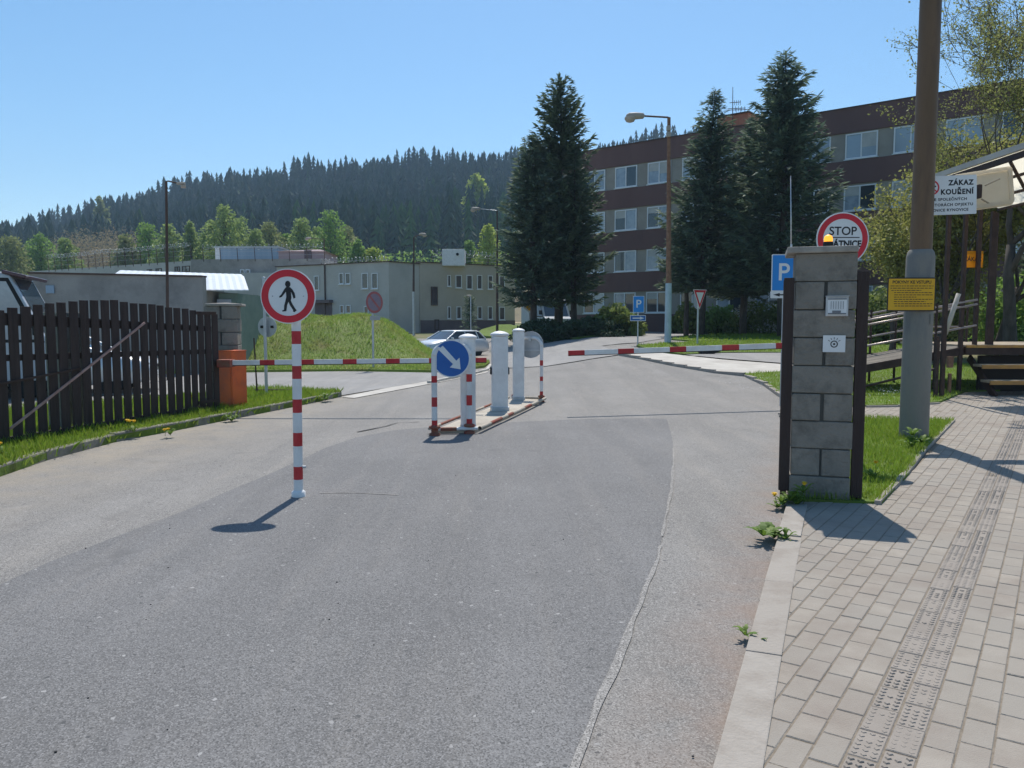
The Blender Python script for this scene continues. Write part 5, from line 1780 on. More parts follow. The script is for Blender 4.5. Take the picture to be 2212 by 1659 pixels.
# --- long prison wall wing, with barred fence on its roof
wa = Wall(70, 92, 418, 76)
zt = W(417, 563, 76).z
t = thing('long_wing', 'long grey prison wing with a sloping-away roof line behind the garage', 'building', (wa.a.x, wa.a.y, .5))
volume('wall', [wa.a, wa.b, wa.b + Vector((2, 9, 0)), wa.a + Vector((2, 9, 0))], .3, zt, MT['plaster'], t)
for (x0, x1, y0, y1) in ((378, 389, 576, 587), (394, 411, 575, 587), (337, 350, 580, 590), (318, 329, 582, 592)):
    u0, z1 = wa.at(x0, y0); u1, z0 = wa.at(x1, y1); wa.window(t, u0, u1, z0, z1, 2, 'glass', 'darkpole', .07, sill=False)
wb = Wall(416, 73, 704, 72)
zt2 = W(500, 560.5, 73).z
t = thing('grey_wing', 'windowless grey prison wing with a stepped front behind the no-pedestrians sign', 'building', (wb.a.x, wb.a.y, .5))
volume('wall', [wb.a, wb.b, wb.b + Vector((0, 9, 0)), wb.a + Vector((0, 9, 0))], .3, zt2, MT['garage'], t)
mb = MB(); u0, _ = wb.at(500, 600); z1 = W(560, 591, 72).z; wb.box(mb, u0, wb.len - .3, .3, z1, .01, 1.6); mb.build('lower_front', MT['plaster'], t)
for (x0, x1, y0, y1) in ((519, 529, 582, 593), (531, 541, 582, 591)):
    u0, z1 = wb.at(x0, y0); u1, z0 = wb.at(x1, y1); wb.window(t, u0, u1, z0, z1, 1, 'glass', 'frame', .07, sill=False)


def roof_fence(label, pts, z0, hts, n, lean=.0, coil=True, r=.035, wires=3):
    """pts: two end points in plan"""
    p, q = pts
    t = thing('rooftop_fence', label, 'fence', (p.x, p.y, z0), 'security fences on the prison roofs')
    tops = []
    for i in range(n):
        f = i / (n - 1)
        b_ = p.lerp(q, f); h_ = hts[0] + (hts[1] - hts[0]) * f + random.gauss(0, .04)
        tp = Vector((b_.x + lean, b_.y - .2, z0 + h_))
        mb = MB(); mb.cyl((b_.x, b_.y, z0 - .2), tp, r, r * .9, 6); mb.build('post', MT['darkpole'], t)
        tops.append(tp)
    mb = MB()
    for k in range(wires):
        for i in range(n - 1):
            fz = (k + 1) / wires
            a_ = Vector((p.lerp(q, i / (n - 1)).x, p.y + (q.y - p.y) * i / (n - 1), z0)).lerp(tops[i], fz)
            c_ = Vector((p.lerp(q, (i + 1) / (n - 1)).x, p.y + (q.y - p.y) * (i + 1) / (n - 1), z0)).lerp(tops[i + 1], fz)
            mb.cyl(a_, c_, .012, .012, 4, caps=False)
    mb.build('wires', MT['wire'], t)
    if coil:
        L = (q - p).length; m = int(L * 14)
        mb = MB(); pts_ = []
        for j in range(m):
            f = j / m; i = min(n - 2, int(f * (n - 1))); g = f * (n - 1) - i
            c_ = tops[i].lerp(tops[i + 1], g)
            an = j * 1.1
            rr = .20 * (1 + .3 * math.sin(j * .37))
            pts_.append(c_ + Vector((math.cos(an) * rr * .5, math.cos(an) * rr, math.sin(an) * rr + .05)))
        mb.tube(pts_, .013, 4); mb.build('razor_coil', MT['wire'], t)
    return t


pa_, pb_ = wa.a + wa.u * wa.at(106, 580)[0], wa.b
zf_ = zt
h0 = W(106, 556, 90).z - zt; h1 = W(417, 530, 76).z - zt
roof_fence('security fence with razor wire along the roof of the long prison wing', (pa_, pb_), zt, (max(.9, h0), max(1.0, h1)), 20, .0)
u0 = wb.at(440, 560)[0]
roof_fence('security fence of dark posts along the roof of the windowless grey wing', (wb.p(u0, 0), wb.b), zt2, (1.0, 1.0), 8, coil=True)
roof_fence('low razor wire fence on the right part of the two-storey building roof', (w3.a + Vector((1, .8, 0)), w3.b + Vector((0, .8, 0))), zt3, (.75, .9), 7, r=.02)
roof_fence('coils of razor wire along the left part of the two-storey building roof', (w1.a + w1.u * w1.at(690, 570)[0] + Vector((0, .8, 0)), w1.b + Vector((0, .8, 0))), W(841, 565, 62.5).z, (.3, .25), 6, r=.02, wires=1)

# houses behind
c0, c1 = W(466, 562, 84), W(601, 535, 84)
t = thing('blue_hall', 'pale blue clad hall just visible above the windowless grey wing', 'building', (c0.x, 84, 1))
mb = MB(); mb.box(((c0.x + c1.x) / 2, 88, (1 + c1.z) / 2), (c1.x - c0.x, 8, c1.z - 1)); mb.build('wall', MT['bluewall'], t)
mb = MB(); mb.box((c0.x + .25, 83.95, c1.z / 2 + .5), (.5, .08, c1.z - 1)); mb.build('corner_trim', MT['white'], t)
mb = MB(); mb.box(((c0.x + c1.x) / 2, 88, c1.z + .06), (c1.x - c0.x + .3, 8.3, .12)); mb.build('roof', MT['galv'], t)
c0, c1 = W(602, 565, 80), W(699, 543, 80)
t = thing('pink_house', 'small pinkish house with a low hipped roof right of the blue hall', 'building', (c0.x, 80, 1))
mb = MB(); mb.box(((c0.x + c1.x) / 2, 83, (1 + c1.z) / 2), (c1.x - c0.x, 6, c1.z - 1)); mb.build('wall', MT['pink'], t)
hw = (c1.x - c0.x) / 2 + .25; cx_ = (c0.x + c1.x) / 2
mb = MB(); mb.add([(cx_ - hw, 79.8, c1.z), (cx_ + hw, 79.8, c1.z), (cx_ + hw, 86.2, c1.z), (cx_ - hw, 86.2, c1.z), (cx_ + hw * .2, 83, c1.z + .45), (cx_ + hw * .5, 83, c1.z + .45)],
                  [(0, 1, 5, 4), (1, 2, 5), (2, 3, 4, 5), (3, 0, 4), (3, 2, 1, 0)]); mb.build('roof', MT['pink'], t)
q = W(665, 551, 79.9); mb = MB(); mb.box((q.x, 79.95, q.z), (.7, .1, 1.0)); mb.build('door', MT['maroon'], t)

# --- grey garage with tin roof
wg = Wall(66, 23.8, 439, 23.2)
zl, zr = W(75, 591, 23.8).z, W(438, 598.5, 23.2).z
t = thing('garage', 'low grey rendered garage with a bright tin roof end, behind the wooden gate', 'garage', (wg.a.x, wg.a.y, 0))
mb = MB()
pts = [wg.p(0, 0), wg.p(wg.len, 0), wg.p(wg.len, zr), wg.p(0, zl)]
bk = -wg.n * .25
mb.add(pts + [q + bk for q in pts], [(0, 1, 2, 3), (7, 6, 5, 4), (0, 4, 5, 1), (1, 5, 6, 2), (2, 6, 7, 3), (3, 7, 4, 0)])
wg.box(mb, .02, wg.len - .3, .0, zl - .5, -4.5, -.26)
mb.build('wall', MT['garage'], t)
mb = MB(); mb.add([q + Vector((0, 0, z_)) + wg.n * o for z_ in (.002, .05) for q, o in ((pts[3], .05), (pts[2], .05), (pts[2], -.3), (pts[3], -.3))], [(3, 2, 1, 0), (4, 5, 6, 7), (0, 1, 5, 4), (1, 2, 6, 5), (2, 3, 7, 6), (3, 0, 4, 7)]); mb.build('coping', MT['darkpole'], t)
er, rr_ = W(537, 626, 24.0), W(521, 592.5, 27.6)
el = W(300, 626, 24.0); rl_ = W(268, 585, 28.2)
el = Vector((wg.b.x - 3.2, 24.0, er.z)); rl_ = Vector((W(268, 585, 28.2).x, 27.9, W(268, 585, 28.2).z))
mb = MB()
nseg = 40
for i in range(nseg):
    f0, f1 = i / nseg, (i + 1) / nseg
    up0 = .007 if i % 2 else 0; up1 = .007 if (i + 1) % 2 else 0
    A, B = el.lerp(er, f0), el.lerp(er, f1); C_, D_ = rl_.lerp(rr_, f1), rl_.lerp(rr_, f0)
    mid = lambda p, q: p.lerp(q, .55) + Vector((0, 0, .13))
    rows_ = [(A, B), (mid(A, D_), mid(B, C_)), (D_, C_)]
    for j in range(2):
        vs = [rows_[j][0] + Vector((0, 0, up0)), rows_[j][1] + Vector((0, 0, up1)), rows_[j + 1][1] + Vector((0, 0, up1)), rows_[j + 1][0] + Vector((0, 0, up0))]
        mb.add(vs + [q - Vector((0, 0, .03)) for q in vs], [(0, 1, 2, 3), (7, 6, 5, 4), (0, 4, 5, 1)])
mb.build('tin_roof', MT['tin'], t)
mb = MB(); xa_, xb_ = wg.b.x + .03, W(512, 640, 24.4).x
mb.box(((xa_ + xb_) / 2, 26, er.z / 2 - .04), (xb_ - xa_, 3.2, er.z - .1)); mb.build('annex_wall', MT['green'], t)
mb = MB(); mb.box(((xa_ + xb_) / 2 - .1, 24.37, er.z - .55), ((xb_ - xa_) * .75, .06, .55)); mb.build('annex_window', MT['glassb'], t)
q = W(47, 627, 23.6)
q = W(107, 625, 23.65)
t = thing('wall_plate', 'small pale blue plate on the left part of the grey garage wall', 'plate', q)
mb = MB(); mb.box((q.x, 23.68, q.z), (px(18, 23.6), .03, px(17, 23.6)), bev=.006); mb.build('plate', MT['bluewall'], t)

# ================================================================== RAMP, STEPS AND CANOPY
rt = thing('ramp_platform', 'wooden platform with three yellow-edged steps and a long ramp with brown steel handrails', 'ramp', (9.5, 16.5, 0))
zp = W(2120, 744, 16.3).z
x0 = W(2069, 760, 16.2).x
x1 = 14.5
mb = MB()
for i in range(9):
    yy_ = 15.95 + i * .30
    mb.box(((x0 + x1) / 2, yy_ + .14, zp - .02), (x1 - x0, .285, .04), bev=.004)
mb.build('deck', MT['deck'], rt)
mb = MB(); mb.box(((x0 + x1) / 2, 15.93, zp - .13), (x1 - x0, .04, .14)); mb.build('fascia', MT['railst'], rt)
mb = MB(); mb.box(((x0 + x1) / 2, 15.90, zp - .03), (x1 - x0, .03, .05)); mb.build('edge_nosing', MT['nosing'], rt)
for i, (dy0, dy1) in enumerate(((787, 800), (820, 836))):
    yb = 15.62 - .28 * i
    z1 = W(2140, dy0, yb).z; z0 = W(2140, dy1, yb).z
    mb = MB(); mb.box(((x0 + x1) / 2 + .1, yb + .14, (z0 + z1) / 2 + .03), (x1 - x0 - .1, .30, .05), bev=.006); s_ = mb.build('step', MT['deck'], rt)
    mb = MB(); mb.box(((x0 + x1) / 2 + .1, yb - .03, (z0 + z1) / 2 + .01), (x1 - x0 - .1, .035, .075), bev=.006); mb.build('nosing', MT['nosing'], s_)
mb = MB(); mb.box(((x0 + x1) / 2 + .2, 16.25, zp / 2 - .1), (x1 - x0 - .5, .05, zp - .25)); mb.build('riser_board', MT['stairdark'], rt)
for xx in (x0 + .25, x0 + 2.4):
    mb = MB()
    mb.box((xx, 15.75, .42), (.05, 1.2, .14), M3=Matrix.Rotation(R(38), 3, 'X')); mb.build('stringer', MT['railst'], rt)
# ramp running down to the left
RX0, RX1 = 6.3, x0 + .02
zr0, zr1 = zp - .05 - (x0 - 6.3) * .19, zp - .05
for yy_ in (16.0, 17.6):
    mb = MB(); p_, q_ = Vector((RX0, yy_, zr0 - .05)), Vector((RX1 + .05, yy_, zr1 - .06)); d = (q_ - p_)
    mb.box((p_ + q_) / 2, (d.length, .05, .16), M3=Matrix.Rotation(-math.atan2(d.z, d.x), 3, 'Y')); mb.build('stringer', MT['railst'], rt)
mb = MB()
nb = 24
for i in range(nb):
    f = (i + .5) / nb
    c = Vector((RX0, 16.8, zr0)).lerp(Vector((RX1, 16.8, zr1)), f)
    mb.box(c, ((RX1 - RX0) / nb - .012, 1.55, .035), M3=Matrix.Rotation(-math.atan2(zr1 - zr0, RX1 - RX0), 3, 'Y'))
mb.build('ramp_boards', MT['rampboard'], rt)


def handrail(name, pts, r=.022, mat='railpale'):
    mb = MB(); mb.tube(pts, r, 8)
    return mb.build(name, MT[mat], rt)


for yy_ in (15.97, 17.65):
    slope = (zr1 - zr0) / (RX1 - RX0)
    for h_ in (.45, .92, 1.02):
        handrail('handrail', [(RX0, yy_, zr0 + h_ * .9), (RX1 + (2.3 if yy_ > 17 else 0.9) * 0 + .2, yy_, zr1 + h_ * .9 + slope * .2)], .022)
    for xx in (6.4, W(1959, 760, 16).x, W(2018, 760, 16).x):
        zb = zr0 + slope * (xx - RX0)
        mb = MB(); mb.cyl((xx, yy_, 0.03), (xx, yy_, zb + 1.0), .028, .028, 8); mb.build('rail_post', MT['railst'], rt)
# platform railing at its back
for h_ in (.35, .8):
    handrail('handrail', [(x0, 18.5, zp + h_), (x0 + 1.5, 18.5, zp + h_)], .022)
for xx in (x0 + .03, x0 + .75, x0 + 1.48):
    mb = MB(); mb.cyl((xx, 18.5, zp - .05), (xx, 18.5, zp + .82), .026, .026, 8); mb.build('rail_post', MT['railst'], rt)
# slanting pipe by the front corner
p_, q_ = W(2042, 722, 15.7), W(2071, 634, 15.6)
handrail('slanting_rail', [p_, q_], .045, 'palepath')
mb = MB(); mb.box(W(2052, 782, 15.6), (.12, .06, .22), rz=R(20)); mb.box((W(2052, 782, 15.6).x + .02, 15.62, .25), (.05, .05, .5)); mb.build('corner_bracket', MT['rust'], rt)
mb = MB(); mb.cyl((RX0, 15.3, .13), (W(2020, 797, 15.3).x, 15.3, W(2020, 797, 15.3).z), .025, .025, 8); mb.build('ground_rail', MT['railst'], rt)

# canopy
ct = thing('canopy', 'cream translucent roof canopy on slim brown steel posts above the ramp', 'canopy', (8.6, 15.3, 0))
kx = 8.4
zh = lambda x, ratio: H + ratio * x
zA = zh(kx, .336); xB = 9.75; zB = zh(xB, .2345)
Yn_, Yf_ = 11.0, 16.1
mb = MB()
s1 = Vector((xB - kx, 0, zB - zA)); nn = Vector((-s1.z, 0, s1.x)).normalized()
mb.prism([(0, 0), (1, 0), (1, 1), (0, 1)], (kx, Yn_, zA), s1, (0, Yf_ - Yn_, 0), nn * .012)
mb.build('roof_sheet', MT['cream'], ct)
for f, th in ((0, .10), (.38, .045), (.70, .045), (1.0, .04)):
    c = Vector((kx, 0, zA)) + s1 * f
    mb = MB(); mb.box((c.x, (Yn_ + Yf_) / 2, c.z - th / 2 - .012), (.05, Yf_ - Yn_, th)); mb.build('purlin', MT['railst'], ct)
mb = MB(); mb.box((kx - .04, (Yn_ + Yf_) / 2, zA + .06), (.03, Yf_ - Yn_ + .1, .10)); mb.build('edge_trim', MT['palepath'], ct)
for ya, yb in ((13.6, 15.0), (11.2, 12.6)):
    mb = MB(); mb.cyl((kx, ya, zA - .12), (xB, yb, zB - .12), .03, .03, 8); mb.build('brace', MT['railst'], ct)
posts = [(W(2033, 872, 14.95).x, 14.95, 0.0, 2), (W(2074, 760, 16.0).x, 16.0, .0, 1), (W(2105, 745, 16.05).x, 16.05, zp, 1), (W(2133, 740, 16.1).x, 16.1, zp, 1), (9.72, 16.1, zp, 1)]
for xx, yy_, zb, n_ in posts:
    f = max(0, min(1, (xx - kx) / (xB - kx)))
    zt_ = zA + (zB - zA) * f - .1
    mb = MB(); mb.box((xx, yy_, (zb + zt_) / 2), (.07, .07, zt_ - zb)); mb.build('post', MT['railst'], ct)
xx = W(2020, 872, 14.9).x
mb = MB(); mb.box((xx, 14.9, .62), (.06, .06, 1.24)); mb.build('post', MT['railst'], ct)
# cream panel under the canopy and yellow plate
c = W(2122, 412, 13.0)
t = thing('cream_panel', 'cream rectangular panel with a raised rim, tilted under the canopy', 'panel', c)
TL, TR, BR, BL = W(2048, 392, 13.2), W(2179, 366, 13.0), W(2155, 450, 12.8), W(2030, 462, 13.0)
u = ((TR - TL) + (BR - BL)).normalized(); v = ((TL - BL) + (TR - BR)); v = (v - u * v.dot(u)).normalized(); nrm = u.cross(v)
if nrm.y > 0: nrm = -nrm
w_ = ((TR - TL).length + (BR - BL).length) / 2; h_ = ((TL - BL).length + (TR - BR).length) / 2
sk = .16
pr = [(x + sk * y, y) for x, y in rrect(w_, h_, .06)]
mb = MB(); mb.prism(pr, c, u, v, nrm * .02); p_ = mb.build('plate', MT['creampan'], t)
mb = MB()
pr2 = [(x + sk * y, y) for x, y in rrect(w_ - .12, h_ - .12, .04)]
m_ = len(pr)
o3 = [c + u * x + v * y + nrm * .06 for x, y in pr]; i3 = [c + u * x + v * y + nrm * .06 for x, y in pr2]; o4 = [c + u * x + v * y + nrm * .018 for x, y in pr]; i4 = [c + u * x + v * y + nrm * .018 for x, y in pr2]
mb.add(o3 + i3 + o4 + i4, [f for i in range(m_) for j in ((i + 1) % m_,) for f in ((i, j, m_ + j, m_ + i), (2 * m_ + i, 2 * m_ + j, j, i), (m_ + i, m_ + j, 3 * m_ + j, 3 * m_ + i))]); mb.build('rim', MT['creampan'], t)
mb = MB(); q = W(2113, 414, 12.85); mb.box(q, (.07, .12, .22), bev=.02); mb.box(q + Vector((0, .35, 0)), (.05, .7, .05)); mb.build('clamp', MT['railst'], t)
for (a0, a1) in (((2128, 401), (2160, 386)), ((2120, 430), (2146, 445))):
    mb = MB(); mb.cyl(W(*a0, 12.85), W(*a1, 12.84), .012, .012, 6); mb.build('stiffener', MT['deck'], t)
c, w_, h_ = platesign(2080, 2124.5, 542.5, 577.5, 16.12)
c.y = 16.14
t = thing('yellow_plate', 'small yellow plate with a dark word, hung behind the slim posts of the canopy', 'sign', (c.x, c.y, c.z))
mb = MB(); mb.prism(rrect(w_, h_, .006), c, XA, ZA, TA * .006); p_ = mb.build('plate', MT['yellowt'], t)
mb = MB(); text_into(mb, 'ZÁKAZ', c + TA * .006, XA, ZA, h_ * .36, TA * .001, bold=.003, sx=.9); mb.build('lettering', MT['stairdark'], p_)
mb = MB(); mb.box(c + ZA * (h_ * .5) - TA * .02, (w_ * 1.3, .02, .02)); mb.build('hanger', MT['railst'], t)
# ================================================================== TREES
def bz(x, y):
    return float(gzz(x, y))


def stand(dx, Y):
    p = W(dx, 700, Y); p.z = bz(p.x, Y)
    return p


GS = 'tall dark spruces and pines by the office block'
Yt = 44
spruce('pine_tree', 'tallest dark pine with bushy upturned branch tips left of the office block', stand(1207, Yt), W(1212, 170, Yt), 2.75, .17, MT['spruce'], 11, GS, up=.34, spray=.27, whorl=.44, gap=.18, taper=.56, cat='pine tree', reps=8, fat=.95)
spruce('spruce_tree', 'lower spruce merging into the left side of the tallest pine', stand(1152, 43), W(1150, 290, 43), 2.2, .20, MT['spruce2'], 12, GS, spray=.28, whorl=.27, taper=.58, gap=.05)
spruce('spruce_tree', 'shorter spruce merging into the right side of the tallest pine', stand(1238, 43), W(1243, 330, 43), 1.8, .20, MT['spruce'], 13, GS, spray=.28, whorl=.28, taper=.66, gap=.05)
spruce('spruce_tree', 'pointed spruce just right of the tall rusty street lamp', stand(1512, 41), W(1545, 193, 41), 2.7, .20, MT['spruce2'], 14, GS, spray=.28, whorl=.27, taper=.8, gap=.08)
spruce('spruce_tree', 'highest pointed spruce behind the large parking sign and the antenna rod', stand(1690, 39), W(1697, 110, 39), 3.25, .19, MT['spruce2'], 15, GS, spray=.30, whorl=.28, taper=.68, up=.14, gap=.1)
spruce('spruce_tree', 'middle spruce filling the gap between the two pointed spruces', stand(1606, 43), W(1622, 255, 43), 2.5, .20, MT['spruce'], 16, GS, spray=.28, whorl=.28)
spruce('spruce_tree', 'thin leaning spruce with a bare curved trunk close to the yield sign', stand(1484, 42), W(1478, 420, 42), 1.05, .34, MT['spruce2'], 17, GS, spray=.28, whorl=.32)
# young blue spruce behind the pale lamp post
spruce('blue_spruce', 'young narrow blue-green spruce behind the thin pale lamp post', stand(1015, 41.5), W(1015, 640, 41.5), .48, .02, MT['spruce2'], 18, None, spray=.18, whorl=.14, taper=.55)
spruce('spruce_tree', 'dark spruce at the right edge beyond the canopy posts', stand(2262, 30), W(2262, 470, 30), 1.5, .05, MT['spruce'], 19, None, spray=.32, whorl=.3, taper=.6)

GB = 'broadleaf trees at the foot of the forest hill'
Yd = 128
bd = [
    (492, 441, 58, 'birch', 'tallest pale green birch of the clump left of the no-pedestrians sign'),
    (462, 478, 46, 'birch', 'rounded pale green birch on the left shoulder of the tallest birch'),
    (527, 470, 52, 'birch', 'pale green drooping birch on the right shoulder of the tallest birch'),
    (588, 482, 62, 'olive', 'olive green tree directly above the no-pedestrians sign'),
    (447, 512, 44, 'birch', 'small pale tree at the left foot of the tallest birch'),
    (655, 474, 52, 'birch', 'pale green tree above the pink house, left of the far lamp head'),
    (718, 458, 62, 'fgreen', 'tall fresh green tree above the left part of the two-storey roof'),
    (752, 492, 54, 'olive', 'broad olive tree at the right of the fresh green tree'),
    (808, 537, 46, 'lime', 'small bright yellow-green tree peeping over the two-storey roof edge'),
    (326, 484, 56, 'fgreen', 'round green tree left of the dark lamp pole above the garage'),
    (371, 486, 46, 'birch', 'pale green tree just right of the dark lamp pole'),
    (417, 482, 30, 'birch', 'slender pale green tree standing alone between the dark lamp pole and the tallest birch'),
    (95, 508, 56, 'fgreen', 'light green tree above the left end of the long prison wing'),
    (30, 512, 60, 'olive', 'dull green tree above the pale van at the left edge'),
    (58, 545, 40, 'fgreen', 'low green tree between the two vans and the forest'),
    (1055, 486, 46, 'lime', 'bright green tree just left of the tall pine, behind the long-armed lamp'),
    (1015, 522, 36, 'fgreen', 'small green tree behind the white roof housing'),
    (555, 498, 44, 'birch', 'low pale tree between the tallest birch clump and the olive tree above the sign'),
    (622, 506, 40, 'fgreen', 'low green tree between the olive tree and the pink house'),
    (688, 492, 40, 'birch', 'pale tree just left of the tall fresh green tree'),
    (776, 518, 36, 'fgreen', 'low green tree right of the broad olive tree'),
    (276, 508, 44, 'olive', 'dull green tree at the right edge of the brownish thicket'),
    (148, 515, 46, 'birch', 'pale green tree at the left edge of the brownish thicket'),
]
for i, (dx, dt, wd, mt_, lab) in enumerate(bd):
    Y = Yd + (i * 7) % 17 - 5
    p = stand(dx, Y)
    top = W(dx, dt, Y)
    w_ = px(wd, Y)
    broadleaf('broadleaf_tree', lab, p, top.z - p.z, w_ * 1.85, w_ * 1.5, MT[mt_], 30 + i, n=6400, size=.22, crown0=.06, nl=44, group=GB, narrow=0, lob=.24)
Y = 300
p = stand(1030, Y); broadleaf('broadleaf_tree', 'yellow-green tree standing out halfway up the dark forest slope, left of the pine', p, W(1030, 380, Y).z - p.z, px(56, Y), px(50, Y), MT['lime'], 60, n=1800, size=.8, crown0=.3, nl=18, group=GB)
Y = 330
p = stand(226, Y); broadleaf('broadleaf_tree', 'light green tree among dark conifers high on the left forest slope', p, W(226, 428, Y).z - p.z, px(44, Y), px(40, Y), MT['olive'], 61, n=1800, size=.8, crown0=.2, nl=18, group=GB)

# --- forest on the hill: one mass of conifers
rgf = np.random.default_rng(3)


def conifer_template(rg, layers=9, pts=8):
    V, T = [], []
    for l in range(layers):
        f = l / layers
        zt = 1 - .90 * f ** 1.0
        zt = 1 - f * .92
        r = .035 + .165 * (f + .06) ** .85
        r *= rg.uniform(.8, 1.2)
        o = len(V)
        V.append((rg.normal(0, .008), rg.normal(0, .008), min(1, zt + .0)))
        n = pts
        a0 = rg.uniform(0, 6.28)
        for k in range(2 * n):
            a = a0 + math.pi * k / n
            rr = r * (rg.uniform(.85, 1.2) if k % 2 == 0 else rg.uniform(.35, .6))
            V.append((math.cos(a) * rr, math.sin(a) * rr, zt - .075 - (.045 if k % 2 == 0 else 0) - rg.uniform(0, .03)))
        for k in range(2 * n):
            T.append((o, o + 1 + k, o + 1 + (k + 1) % (2 * n)))
    return np.array(V), np.array(T)


def round_template(rg):
    V, T = [], []
    for l in range(7):
        f = l / 6
        r = .07 + .27 * math.sin(math.pi * (.12 + .78 * f)) * rg.uniform(.8, 1.2)
        o = len(V); zt = 1 - .78 * f
        V.append((rg.normal(0, .02), rg.normal(0, .02), zt))
        for k in range(12):
            a = math.pi * k / 6 + rg.uniform(-.2, .2); rr = r * (rg.uniform(.85, 1.2) if k % 2 == 0 else rg.uniform(.55, .8))
            V.append((math.cos(a) * rr, math.sin(a) * rr, zt - rg.uniform(.07, .15)))
        for k in range(12): T.append((o, o + 1 + k, o + 1 + (k + 1) % 12))
    return np.array(V), np.array(T)


temps = [conifer_template(rgf, 11, 6) for _ in range(7)] + [round_template(rgf) for _ in range(3)]
P = []
sp = 4.9
y = 150.0
while y < 505:
    x = -.80 * y
    spp = sp * (1 if y < 420 else .85)
    while x < .32 * y:
        px_, py_ = x + rgf.uniform(-.45, .45) * spp, y + rgf.uniform(-.45, .45) * spp
        a = px_ / py_
        x += spp
        if a > .10 and py_ < 440: continue
        dxx = CX + F * a
        # open valley at the foot of the hill on the left, broadleaf trees stand there
        y0 = np.interp(dxx, [0, 60, 330, 450, 760, 850, 1100, 1400], [215, 235, 235, 230, 225, 215, 205, 205])
        if py_ < y0: continue
        P.append((px_, py_, 0))
    y += spp * .9
P = np.array(P)
z = hill(P[:, 0], P[:, 1])
Vs, Ts, mi = [], [], []
o = 0
ang = rgf.uniform(0, 6.28, len(P)); hts = rgf.uniform(12.5, 24.5, len(P)) * np.where(rgf.random(len(P)) < .12, .75, 1)
tid = rgf.integers(0, 7, len(P))
pat = np.sin(P[:, 0] * .045 + 1.3) * np.cos(P[:, 1] * .031) + .5 * np.sin(P[:, 0] * .11 + P[:, 1] * .07)
rnd = (P[:, 1] > 300) & (rgf.random(len(P)) < np.where(P[:, 1] < 300, np.clip(.10 + .35 * (pat - .35), .02, .6), np.clip(.22 * (pat - .7), .004, .3)))
tid = np.where(rnd, rgf.integers(7, 10, len(P)), tid)
hts = np.where(rnd, hts * .72, hts * (1 + .16 * np.sin(P[:, 0] * .09) * np.cos(P[:, 1] * .08)))
for k, (tv, tt_) in enumerate(temps):
    ix = np.where(tid == k)[0]
    if not len(ix): continue
    c, s = np.cos(ang[ix])[:, None], np.sin(ang[ix])[:, None]
    h_ = hts[ix][:, None]; wf = rgf.uniform(.72, 1.12, len(ix))[:, None]
    X = (tv[None, :, 0] * c - tv[None, :, 1] * s) * h_ * wf + P[ix, 0][:, None]
    Yv = (tv[None, :, 0] * s + tv[None, :, 1] * c) * h_ * wf + P[ix, 1][:, None]
    Z = tv[None, :, 2] * h_ + z[ix][:, None] - .3
    Vs.append(np.stack([X, Yv, Z], 2).reshape(-1, 3))
    Tk = tt_[None] + (np.arange(len(ix)) * len(tv))[:, None, None] + o
    Ts.append(Tk.reshape(-1, 3))
    dxx = CX + F * P[ix, 0] / P[ix, 1]
    lar = (rgf.random(len(ix)) < np.where((dxx > 790) & (dxx < 1100) & (P[ix, 1] < 270), .5, np.where(P[ix, 1] < 250, .14, .03))).astype(int)
    if k >= 7: lar = np.where(rgf.random(len(ix)) < .55, 2, 1)
    mi.append(np.repeat(lar, len(tt_)))
    o += len(ix) * len(tv)
stuff(npmesh('forest', np.concatenate(Vs), np.concatenate(Ts), [MT['forest'], MT['larch'], MT['olive']], midx=np.concatenate(mi)), 'dark blue-green conifer forest covering the hill behind the prison buildings', 'forest')

# --- bare brownish thicket at the left
lobes = []
rg = np.random.default_rng(9)
for dx in range(-70, 345, 11):
    for row in range(3):
        Y = 150 + row * 14
        dt = np.interp(dx, [-70, 60, 110, 180, 240, 300, 345], [540, 535, 512, 492, 490, 494, 520]) + rg.uniform(-4, 10) + (2 - row) * 10
        tp = W(dx + rg.uniform(-5, 5), dt, Y)
        r_ = rg.uniform(1.6, 2.6)
        for q in range(4):
            lobes.append((np.array([tp.x + rg.normal(0, .8), Y + rg.normal(0, 1), tp.z - r_ - q * 2.2]), np.array([r_ * 1.1, r_ * 1.1, r_ * 1.2])))
V, Fq = leafcloud(lobes, 34000, .20, rg, .4, .5)
stuff(npmesh('thicket', V, Fq, MT['thicket']), 'brownish half-bare thicket between the long prison wing and the forest', 'thicket')
lobes = []
for dx in list(range(410, 1100, 12)):
    Y = 152 + rg.uniform(-6, 10)
    dt = 548 + rg.uniform(-12, 8)
    tp = W(dx, dt, Y); r_ = rg.uniform(1.5, 2.4)
    for q in range(3):
        lobes.append((np.array([tp.x, Y, tp.z - r_ - q * 2.0]), np.array([r_ * 1.2, r_, r_ * 1.2])))
V, Fq = leafcloud(lobes, 7000, .36, rg, .4, .6)
stuff(npmesh('undergrowth', V, Fq, MT['fgreen']), 'green undergrowth at the foot of the forest behind the roofs', 'undergrowth')


